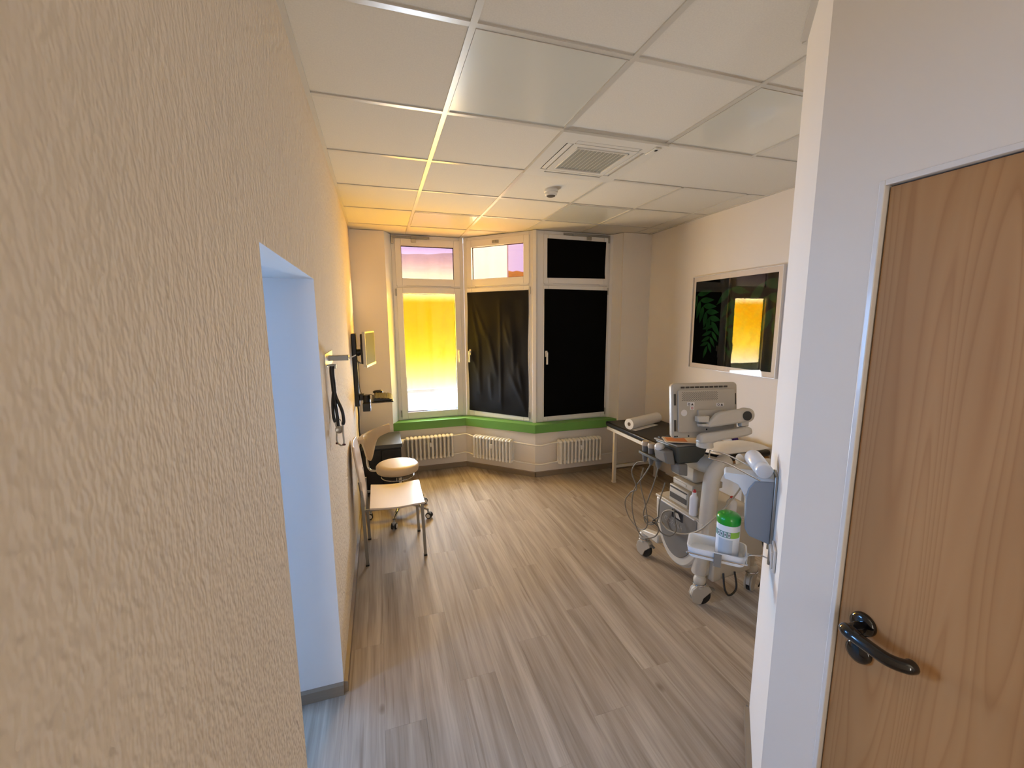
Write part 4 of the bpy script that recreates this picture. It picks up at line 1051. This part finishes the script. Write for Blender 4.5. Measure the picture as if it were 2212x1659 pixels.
# probe holders on the left end
m = MB(); m.hexa([(1.675, 2.10, .90), (1.735, 2.085, .885), (1.735, 2.20, .885), (1.675, 2.21, .90), (1.66, 2.11, .975), (1.72, 2.095, .985), (1.72, 2.21, .985), (1.66, 2.22, .975)]); hb = m.build('holder_block', 'us_grey', us, bevel=.01)
m = MB(); m.hexa([(1.745, 2.06, .83), (1.80, 2.05, .82), (1.80, 2.13, .82), (1.745, 2.14, .83), (1.735, 2.06, .90), (1.795, 2.05, .90), (1.795, 2.14, .90), (1.735, 2.15, .90)]); m.build('holder_foot', 'us_grey', us, bevel=.008)
m = MB(); m.prism(rrect(1.665, 1.745, 2.17, 2.40, .03), .885, .905); m.build('holder_ring', 'us_dark', us, bevel=.004)
m = MB(); m.ell((1.675, 2.175, .99), (.032, .030, .026), 16, 9); m.build('gel_cup', 'plastic_white', us, smooth=60)
# monitor: rounded back shell seen from behind
MC = Vector((1.905, 2.06, 1.235)); RM = rz(math.radians(-11)) @ rx(math.radians(-7))
def M_(x_, y_, z_): return MC+RM @ Vector((x_, y_, z_))
mon = MB(); mon.prism(rrect(-.215, .215, -.170, .170, .025), -.006, .036, 'y'); mon.mapped(M_)
mn = mon.build('monitor', 'us_beige', us, bevel=.010)
m = MB(); m.prism(rrect(-.182, .192, -.135, .128, .012), -.020, -.005, 'y'); m.mapped(M_).build('back_cover', 'us_beige', mn, bevel=.006)
m = MB(); m.prism(rrect(-.198, .198, -.150, .150, .01), .036, .038, 'y'); m.mapped(M_).build('screen', 'screen_grey', mn)
for q in range(10):
    m = MB(); x_ = -.158+q*.0312; m.lim(x_, x_+.025, -.0085, -.005, .138, .149); m.mapped(M_).build('vent_slot', 'us_vent', mn)
m = MB()
for a in range(34):
    for b in range(9):
        if (a+b) % 2 == 0:
            x_ = -.155+a*.0068; z_ = .062+b*.0062; m.lim(x_, x_+.0042, -.0212, -.0195, z_, z_+.0038)
vg = m.mapped(M_).build('vent_grid', 'us_vent', mn, smooth=0); vg['kind'] = 'stuff'
for (z0_, z1_) in ((.035, .105), (-.125, -.055)):
    m = MB(); m.lim(-.203, -.190, -.0085, -.005, z0_, z1_); m.mapped(M_).build('side_slot', 'us_vent', mn)
m = MB(); m.lim(.198, .205, -.0085, -.005, .03, .10); m.mapped(M_).build('side_slot', 'us_vent', mn)
for (x0_, x1_, z0_, z1_, mm) in ((-.125, -.078, .030, .052, 'sticker_white'), (-.106, -.080, .006, .028, 'sticker_white'), (.066, .116, .022, .043, 'sticker_white')):
    m = MB(); m.lim(x0_, x1_, -.0212, -.0199, z0_, z1_); m.mapped(M_).build('sticker', mm, mn)
for (x_, z_, mm, tri) in ((-.113, .041, 'us_darker', 0), (-.092, .041, 'us_darker', 1), (-.093, .017, 'sticker_red', 0), (.079, .033, 'us_darker', 0), (.101, .033, 'us_darker', 1)):
    m = MB()
    if tri:
        m.prism([(x_-.008, z_-.007), (x_+.008, z_-.007), (x_, z_+.007)], -.0217, -.0211, 'y')
    else:
        k_ = 14; o_ = [(x_+.0075*math.cos(2*PI*i/k_), z_+.0075*math.sin(2*PI*i/k_)) for i in range(k_)]; i_ = [(x_+.0042*math.cos(2*PI*i/k_), z_+.0042*math.sin(2*PI*i/k_)) for i in range(k_)]
        vs = [(a, -.0216, b) for a, b in o_]+[(a, -.0216, b) for a, b in i_]; m.add(vs, [(i, (i+1) % k_, k_+(i+1) % k_, k_+i) for i in range(k_)])
    m.mapped(M_).build('warning_mark', mm, mn, smooth=0)
m = MB(); m.lathe([(.020, .0195), (.020, .0205)], (0, 0, 0), (0, -1, 0), 20); m.v = [(a-.145, b, c-.012) for a, b, c in m.v]; m.mapped(M_).build('round_sticker', 'sticker_white', mn)
for (x_, z_) in ((-.198, -.157), (-.185, -.157), (-.110, -.157), (.0, -.118)):
    m = MB(); m.cyl((x_, -.0075 if z_ < -.14 else -.0215, z_), (x_, 0, z_), .005, seg=10); m.mapped(M_).build('screw_hole', 'dark_slot', mn)
m = MB(); m.lim(-.06, .10, -.034, -.018, -.10, .005); m.mapped(M_).build('mount_plate', 'us_beige', mn, bevel=.004)
# articulated arm behind the monitor
def Q(x_, y_, z_): return M_(x_, y_, z_)
m = MB(); m.prism([(-.035, -.075), (.03, -.015), (.06, -.005), (.225, .012), (.262, -.02), (.258, -.062), (.215, -.072), (.02, -.092), (-.03, -.098)], -.100, -.052, 'y'); m.mapped(Q)
ua = m.build('upper_arm', 'us_light', us, bevel=.012)
m = MB(); m.cyl(Q(.212, -.098, -.033), Q(.212, -.106, -.033), .028, seg=24); m.build('pivot_cap', 'us_darker', ua)
m = MB(); m.cyl(Q(.222, -.095, -.030), Q(.222, -.050, -.030), .043, seg=26); m.build('pivot', 'us_light', ua)
m = MB(); m.hexa([Q(-.085, -.075, -.065), Q(-.02, -.085, -.07), Q(-.02, -.030, -.07), Q(-.085, -.030, -.065), Q(-.085, -.065, -.03), Q(-.01, -.075, -.03), Q(-.01, -.030, -.03), Q(-.085, -.030, -.03)]); m.build('tilt_joint', 'us_light', us, bevel=.006)
m = MB(); m.hexa([Q(-.07, -.09, -.09), Q(0, -.095, -.092), Q(0, -.03, -.092), Q(-.07, -.03, -.09), Q(-.07, -.09, -.075), Q(0, -.095, -.075), Q(0, -.03, -.075), Q(-.07, -.03, -.075)]); m.build('tilt_plate', 'us_light', us, bevel=.004)
m = MB(); m.prism([(.185, -.10), (.235, -.10), (.24, -.03), (.185, -.03)], -.085, -.045, 'y'); m.mapped(Q).build('riser', 'us_light', us, bevel=.006)
m = MB(); m.prism([(-.095, -.190), (-.085, -.145), (-.06, -.132), (.13, -.112), (.20, -.100), (.245, -.105), (.252, -.145), (.20, -.160), (.06, -.175), (-.02, -.195)], -.105, -.045, 'y'); m.mapped(Q).build('lower_arm', 'us_light', us, bevel=.014)
m = MB(); m.cyl(Q(-.035, -.06, -.18), (Q(-.035, -.06, -.18).x, Q(-.035, -.06, -.18).y, 1.028), .045, .05, 20); m.build('arm_base', 'us_light', us)
# casters
def caster(x_, y_, ang, s=1.0):
    c = Vector((x_, y_, 0)); d = Vector((math.cos(ang), math.sin(ang), 0)); n = Vector((-d.y, d.x, 0)); R_ = rz(ang)
    cc = c+Vector((0, 0, .062))
    m = MB(); m.tube([c+Vector((0, 0, .115))-d*.01, c+Vector((0, 0, .20))-d*.01], .028, 14)
    m.ell(c+Vector((0, 0, .165))-d*.01, (.040, .036, .04), 16, 9)
    cr = m.build('caster', 'us_light', us, smooth=70)
    m = MB()
    prof = [(.064*math.cos(a_), .064*math.sin(a_)+.068) for a_ in [math.radians(t_) for t_ in range(20, 290, 15)]]
    prof = [(.062, .10), (.045, .128), (.015, .138), (-.025, .132), (-.055, .105), (-.066, .065), (-.052, .025), (-.02, .008), (.0, .012), (.012, .05)]
    for sg in (-1, 1):
        a0, a1 = (.012, .024) if sg > 0 else (-.024, -.012)
        mm = MB(); mm.prism(prof, a0, a1, 'y'); m.add([c+R_ @ Vector(p) for p in mm.v], mm.f)
    mm = MB(); mm.prism([(.062, .10), (.045, .128), (.015, .138), (-.025, .132), (-.055, .105), (-.066, .065), (-.060, .06), (-.05, .098), (-.024, .122), (.013, .128), (.04, .118), (.056, .096)], -.012, .012, 'y'); m.add([c+R_ @ Vector(p) for p in mm.v], mm.f)
    m.build('fender', 'us_beige', cr, bevel=.004)
    m = MB(); m.cyl(cc-n*.011-d*0, cc+n*.011, .060, seg=28); wh_ = m.build('wheel', 'rubber_black', cr)
    m = MB(); m.tube([c-d*.01+Vector((.040*math.cos(a_/16*2*PI), .036*math.sin(a_/16*2*PI), .142)) for a_ in range(16)], .004, 6, True); m.build('chrome_ring', 'chrome', cr)
    m = MB(); m.hexa([c+R_ @ Vector(p) for p in ((.03, -.016, .112), (.085, -.012, .098), (.085, .012, .098), (.03, .016, .112), (.03, -.016, .122), (.085, -.012, .106), (.085, .012, .106), (.03, .016, .122))]); m.build('brake_pedal', 'us_grey', cr, bevel=.003)
caster(1.865, 1.955, math.radians(-20)); caster(1.862, 2.535, math.radians(-75)); caster(2.285, 1.965, math.radians(25)); caster(2.275, 2.53, math.radians(-60))
m = MB(); m.hexa([(1.84, 2.36, .19), (1.90, 2.36, .19), (1.89, 2.55, .185), (1.835, 2.55, .185), (1.84, 2.36, .26), (1.90, 2.36, .26), (1.89, 2.55, .215), (1.835, 2.55, .215)]); m.build('outrigger', 'us_light', us, bevel=.01)
m = MB(); m.hexa([(2.24, 2.30, .19), (2.30, 2.30, .19), (2.30, 2.55, .185), (2.25, 2.55, .185), (2.24, 2.30, .26), (2.30, 2.30, .26), (2.30, 2.55, .215), (2.25, 2.55, .215)]); m.build('outrigger', 'us_light', us, bevel=.01)
# probes with their cables
def probe(p, tilt, head, label, pts, kind=0):
    root = thing('ultrasound_probe', p, label, 'probe', 'ultrasound probes in the holder')
    p = Vector(p); m = MB()
    if kind == 0:
        m.tube([p+Vector((0, 0, .10)), p+Vector((0, 0, .085)), p+Vector((0, 0, .07))], [.022, .027, .024], 16); m.build('head', head, root, smooth=60)
        m = MB(); m.tube([p+Vector((0, 0, .07)), p+Vector((0, 0, .03)), p+Vector((0, 0, -.03)), p+Vector((0, 0, -.05))], [.023, .020, .016, .008], 14); m.build('grip', 'probe_grey', root, smooth=60)
    else:
        m.tube([p+Vector((0, 0, .09)), p+Vector((0, 0, .04))], [.013, .015], 14); m.build('head', head, root, smooth=60)
        m = MB(); m.tube([p+Vector((0, 0, .04)), p+Vector((0, 0, .015)), p+Vector((0, 0, -.03)), p+Vector((0, 0, -.05))], [.022, .024, .017, .008], 14); m.build('grip', 'probe_grey', root, smooth=60)
    m = MB(); m.tube(crom([Vector(q) for q in pts], 9), .0042, 8); m.build('cable', 'cable_grey', root, smooth=60)
probe((1.70, 2.355, .875), 0, 'leather_cream', 'ultrasound probe at the outer end of the holder, cream head', [(1.70, 2.355, .83), (1.68, 2.42, .80), (1.67, 2.46, .72), (1.675, 2.40, .62), (1.68, 2.48, .56), (1.68, 2.547, .454), (1.68, 2.48, .36), (1.68, 2.35, .34), (1.685, 2.28, .40), (1.69, 2.31, .52), (1.69, 2.38, .66), (1.70, 2.37, .78)])
probe((1.705, 2.295, .875), 0, 'leather_cream', 'wide convex ultrasound probe in the middle of the holder', [(1.705, 2.295, .83), (1.69, 2.34, .74), (1.675, 2.43, .60), (1.67, 2.44, .46), (1.675, 2.39, .34), (1.68, 2.31, .30), (1.69, 2.20, .36), (1.70, 2.18, .43), (1.70, 2.26, .47), (1.695, 2.33, .44), (1.70, 2.30, .40), (1.71, 2.21, .46), (1.715, 2.20, .60), (1.735, 2.18, .74)])
probe((1.712, 2.225, .875), 0, 'leather_cream', 'slim endocavity ultrasound probe nearest the console', [(1.712, 2.225, .83), (1.705, 2.25, .72), (1.70, 2.30, .58), (1.695, 2.34, .46), (1.70, 2.29, .42), (1.71, 2.22, .44), (1.715, 2.17, .40), (1.745, 2.12, .395), (1.775, 2.10, .44), (1.785, 2.13, .50), (1.80, 2.16, .56)], 1)
kn = thing('cable_knot', (1.69, 2.22, .46), 'dark cable tie bunching the looped probe cables', 'cable tie')
m = MB(); m.tube([(1.69+.01*math.cos(a_/10*2*PI), 2.215, .46+.012*math.sin(a_/10*2*PI)) for a_ in range(10)], .0035, 6, True)
for (a, b) in (((1.69, 2.215, .472), (1.69, 2.165, .52)), ((1.69, 2.215, .465), (1.69, 2.16, .475)), ((1.69, 2.215, .452), (1.69, 2.165, .44))):
    m.cyl(a, b, .0028, .002, 6)
m.build('tie', 'cable_dark', kn)
# plug cable looping across the panel
cbl = thing('power_cable', (1.805, 2.13, .40), 'beige cable looping in front of the grey side panel', 'cable')
m = MB(); m.tube(crom([(1.806, 2.155, .535), (1.797, 2.20, .53), (1.79, 2.255, .49), (1.79, 2.267, .424), (1.79, 2.188, .395), (1.79, 2.043, .44), (1.79, 1.921, .525), (1.80, 1.86, .60), (1.86, 1.845, .66), (1.98, 1.85, .76), (2.10, 1.865, .88)], 9), .005, 8); m.build('cord', 'cable_light', cbl, smooth=60)
m2_ = thing('mains_cable', (2.0, 1.88, .2), 'dark cable hanging under the machine and up beside the dispenser', 'cable')
m = MB(); m.tube(crom([(1.98, 1.90, .22), (1.96, 1.86, .14), (1.99, 1.85, .10), (2.05, 1.86, .13), (2.06, 1.89, .22)], 9), .006, 8); m.build('loop', 'cable_dark', m2_, smooth=60)
m = MB(); m.tube(crom([(2.16, 1.87, .88), (2.13, 1.85, .72), (2.16, 1.84, .58), (2.20, 1.83, .42), (2.24, 1.82, .30), (2.30, 1.86, .22), (2.34, 1.95, .02)], 9), .005, 8); m.build('cord', 'cable_dark', m2_, smooth=60)
m = MB(); m.tube(crom([(2.22, 1.88, .88), (2.20, 1.86, .74), (2.17, 1.85, .6), (2.14, 1.87, .5)], 9), .005, 8); m.build('cord', 'cable_dark', m2_, smooth=60)
# video printer and upper box on the deck
vp = thing('video_printer', (1.93, 2.2, .574), 'small beige video printer on the machine deck behind the gel bottle', 'printer')
m = MB(); m.lim(1.845, 2.09, 2.09, 2.27, .5745, .69); m.build('case', 'us_beige', vp, bevel=.006)
m = MB(); m.lim(1.841, 1.846, 2.10, 2.26, .60, .635); m.build('output_slot', 'us_vent', vp, bevel=.001)
m = MB(); m.lim(1.841, 1.846, 2.10, 2.26, .672, .678); m.build('paper_slot', 'us_darker', vp)
m = MB(); m.lim(1.840, 1.846, 2.10, 2.26, .640, .668); m.build('front_flap', 'us_light', vp, bevel=.002)
ub = thing('drive_box', (1.97, 2.2, .691), 'flat beige drive unit stacked on the video printer', 'device')
m = MB(); m.lim(1.87, 2.11, 2.08, 2.27, .691, .734); m.build('case', 'us_beige', ub, bevel=.006)
m = MB(); m.lim(1.866, 1.871, 2.14, 2.25, .705, .722); m.build('drive_slot', 'us_light', ub, bevel=.001)
# bottles
def bottle(p, label, h, r):
    b_ = thing('gel_bottle', p, label, 'bottle', 'gel bottles on the machine'); p = Vector(p)
    m = MB(); m.lathe([(r*.92, 0), (r, .006), (r, h*.66), (r*.9, h*.72), (r*.55, h*.78), (r*.5, h*.9), (r*.42, h*.9)], p, (0, 0, 1), 20); m.build('body', 'bottle_white', b_, smooth=50)
    m = MB(); m.lathe([(r*.40, h*.9), (r*.40, h*.95), (r*.22, h)], p, (0, 0, 1), 14); m.build('cap', 'cap_red', b_, smooth=50)
bottle((1.832, 2.022, .5755), 'white gel bottle with red tip standing on the machine deck', .165, .026)
bottle((2.07, 1.96, .5755), 'white bottle with red cap half hidden behind the machine pillar', .115, .03)
nt_ = thing('paper_note', (2.13, 1.99, .575), 'upright white paper sheet tucked behind the machine handle', 'paper')
m = MB(); m.hexa([(2.13, 1.895, .60), (2.19, 1.895, .59), (2.19, 1.897, .59), (2.13, 1.897, .60), (2.13, 1.90, .74), (2.19, 1.90, .75), (2.19, 1.902, .75), (2.13, 1.902, .74)]); m.build('sheet', 'paper_white', nt_)
# leaflet on the console
lf = thing('leaflet', (1.80, 2.115, 1.034), 'cream and orange leaflet lying on the machine console', 'leaflet')
LM = lambda x_, y_, z_: Vector((1.80, 2.115, 1.0355))+rz(-.50) @ (rx(-.06) @ Vector((x_, y_, z_)))
m = MB(); m.lim(-.115, .115, -.075, .075, 0, .003); m.mapped(LM).build('sheet', 'leaflet_cream', lf)
m = MB(); m.lim(-.10, .02, -.05, .06, .003, .0036); m.mapped(LM).build('orange_print', 'leaflet_orange', lf)

# ---- disinfectant dispenser, tray and switch on the slanted wall
NW = Vector((XC, YC, 0)); EW = Vector((.70711, .70711, 0)); OW = Vector((-.70711, .70711, 0))
def D(s, n, z): return NW+EW*s+OW*n+Vector((0, 0, z))
dp = thing('disinfectant_dispenser', D(.26, .0, .99), 'grey wall dispenser with long wire elbow lever and inserted bottle', 'dispenser')
def dpart(name, mb, m_, parent=None, bevel=.003, smooth=35): return mb.mapped(D).build(name, m_, parent or dp, bevel=bevel, smooth=smooth)
m = MB(); prof = [(.008, .985), (.075, 1.005), (.090, 1.03), (.094, 1.15), (.088, 1.185), (.070, 1.215), (.008, 1.222)]
m.prism([(a, b) for a, b in prof], .222, .300, 'x'); dpart('housing', m, 'disp_grey', bevel=.004)
m = MB(); prof = [(.008, 1.215), (.008, 1.232), (.165, 1.232), (.170, 1.222), (.166, 1.208), (.145, 1.202), (.122, 1.192), (.108, 1.172), (.098, 1.15), (.07, 1.20)]
m.prism(prof, .226, .296, 'x'); dpart('pump_arm', m, 'disp_white', bevel=.003)
m = MB(); m.lim(.215, .222, .0005, .010, .93, 1.243); m.lim(.300, .307, .0005, .010, .93, 1.243); m.lim(.222, .300, .0005, .006, .96, 1.243); dpart('wall_rail', m, 'steel_brushed', bevel=.002)
m = MB(); m.tube(crom([(.205, .055, 1.226), (.205, .10, 1.246), (.205, .16, 1.272), (.207, .215, 1.282), (.222, .222, 1.284), (.298, .222, 1.284), (.313, .215, 1.282), (.315, .16, 1.272), (.315, .10, 1.246), (.315, .055, 1.226)], 6), .0028, 8); dpart('elbow_lever', m, 'chrome', bevel=0, smooth=60)
m = MB(); m.lathe([(.020, 0), (.026, .003), (.0275, .008), (.0275, .03), (.0245, .034), (.0285, .040), (.029, .125), (.026, .134), (.010, .137)], (.205, .042, 1.258), (1, .28, .13), 24); dpart('bottle', m, 'clear_plastic', bevel=0, smooth=50)
tr = thing('wire_tray_holder', D(.26, .0, .90), 'chrome wire arm with white tray fixed under the dispenser', 'tray holder')
def tpart(name, mb, m_, bevel=.002, smooth=35, label=None): return mb.mapped(D).build(name, m_, tr, bevel=bevel, smooth=smooth, label=label)
m = MB(); m.lim(.250, .262, .0005, .008, .895, .985); tpart('bracket', m, 'steel_brushed')
m = MB(); m.tube(crom([(.256, .008, .918), (.256, .03, .922), (.262, .07, .915), (.312, .082, .905), (.318, .15, .905), (.318, .262, .905), (.300, .275, .905), (.205, .275, .905), (.192, .262, .905), (.192, .09, .905), (.205, .078, .907), (.25, .07, .915), (.256, .03, .922)], 6), .0026, 8); tpart('wire_loop', m, 'chrome', 0, 60)
m = MB()
def ringp(s0, s1, n0, n1, r, z): return [(a, b, z) for a, b in rrect(s0, s1, n0, n1, r, 5)]
R_ = [ringp(.190, .320, .074, .280, .026, .928), ringp(.198, .312, .082, .272, .024, .888), ringp(.202, .308, .086, .268, .022, .892), ringp(.195, .315, .079, .275, .024, .929)]
k_ = len(R_[0]); vs = [p for r in R_ for p in r]; fs = []
for i in range(3):
    fs += [(i*k_+q, i*k_+(q+1) % k_, (i+1)*k_+(q+1) % k_, (i+1)*k_+q) for q in range(k_)] if i != 1 else []
fs += [(3*k_+q, 3*k_+(q+1) % k_, (q+1) % k_, q) for q in range(k_)]
fs += [tuple(range(k_, 2*k_))[::-1], tuple(range(2*k_, 3*k_))]
m.add(vs, fs); tpart('tray', m, 'tray_white', 0, 50)
m = MB(); m.lim(.1835, .1895, .158, .184, .876, .924); m.lim(.1835, .20, .158, .184, .921, .926); tpart('clip', m, 'clip_grey')
cn = thing('wipes_canister', D(.252, .145, .893), 'white disinfectant wipes canister with green lid standing in the tray', 'canister')
C0 = D(.252, .142, 0)
def can(prof, name, m_, parent, smooth=50, seg=32, label=None):
    m = MB(); m.lathe(prof, (C0.x, C0.y, 0), (0, 0, 1), seg); return m.build(name, m_, parent, smooth=smooth, label=label)
body = can([(.037, .8935), (.040, .897), (.040, 1.030), (.0385, 1.034)], 'body', 'can_white', cn)
lid = can([(.0405, 1.031), (.0415, 1.034), (.0415, 1.052), (.0385, 1.062), (.028, 1.068), (.001, 1.069)], 'lid', 'lid_green', cn)
m = MB(); m.ell((C0.x-.006, C0.y+.008, 1.067), (.022, .014, .006), 16, 6, rz(.6)); m.build('lid_flap', 'lid_green', lid, smooth=60)
def band(a0, a1, z0, z1, r, name, m_, n_=14):
    m = MB()
    pts = [[(C0.x+r*math.cos(a0+(a1-a0)*i/n_), C0.y+r*math.sin(a0+(a1-a0)*i/n_), z) for z in (z0, z1)] for i in range(n_+1)]
    vs = [p for q in pts for p in q]; m.add(vs, [(2*i, 2*i+2, 2*i+3, 2*i+1) for i in range(n_)]); m.build(name, m_, body, smooth=60)
A0 = math.radians(-148)     # direction that faces the camera
band(A0-1.5, A0+.45, .985, 1.008, .0403, 'label_band', 'label_teal'); band(A0+.45, A0+1.5, .985, 1.008, .0403, 'label_band', 'label_lime')
for k in range(4):
    a = A0-.75+k*.32; band(a, a+.2, .988, 1.005, .0405, 'pictogram', 'can_white', 3); band(a+.05, a+.15, .992, 1.001, .0407, 'pictogram_mark', 'label_dark', 2)
band(A0-.6, A0+.65, .915, .978, .0403, 'text_block', 'label_grey')
for k in range(8):
    a = A0-.45+k*.075; band(a, a+(.03 if k % 2 else .05), .900, .912, .0405, 'barcode_bar', 'label_dark', 2)
sw = thing('light_switch', D(.13, .0, 1.0), 'white double light switch on the slanted wall below the dispenser', 'switch')
m = MB(); m.lim(.085, .165, .0005, .009, .955, 1.035); m.mapped(D).build('plate', 'switch_white', sw, bevel=.003)
m = MB(); m.hexa([D(.095, .009, .965), D(.155, .009, .965), D(.155, .013, .965), D(.095, .013, .965), D(.095, .009, 1.025), D(.155, .009, 1.025), D(.155, .017, 1.025), D(.095, .017, 1.025)]); m.build('rocker', 'switch_white', sw, bevel=.002)

for _o in bpy.data.objects:
    if '_o' in _o:
        del _o['_o']
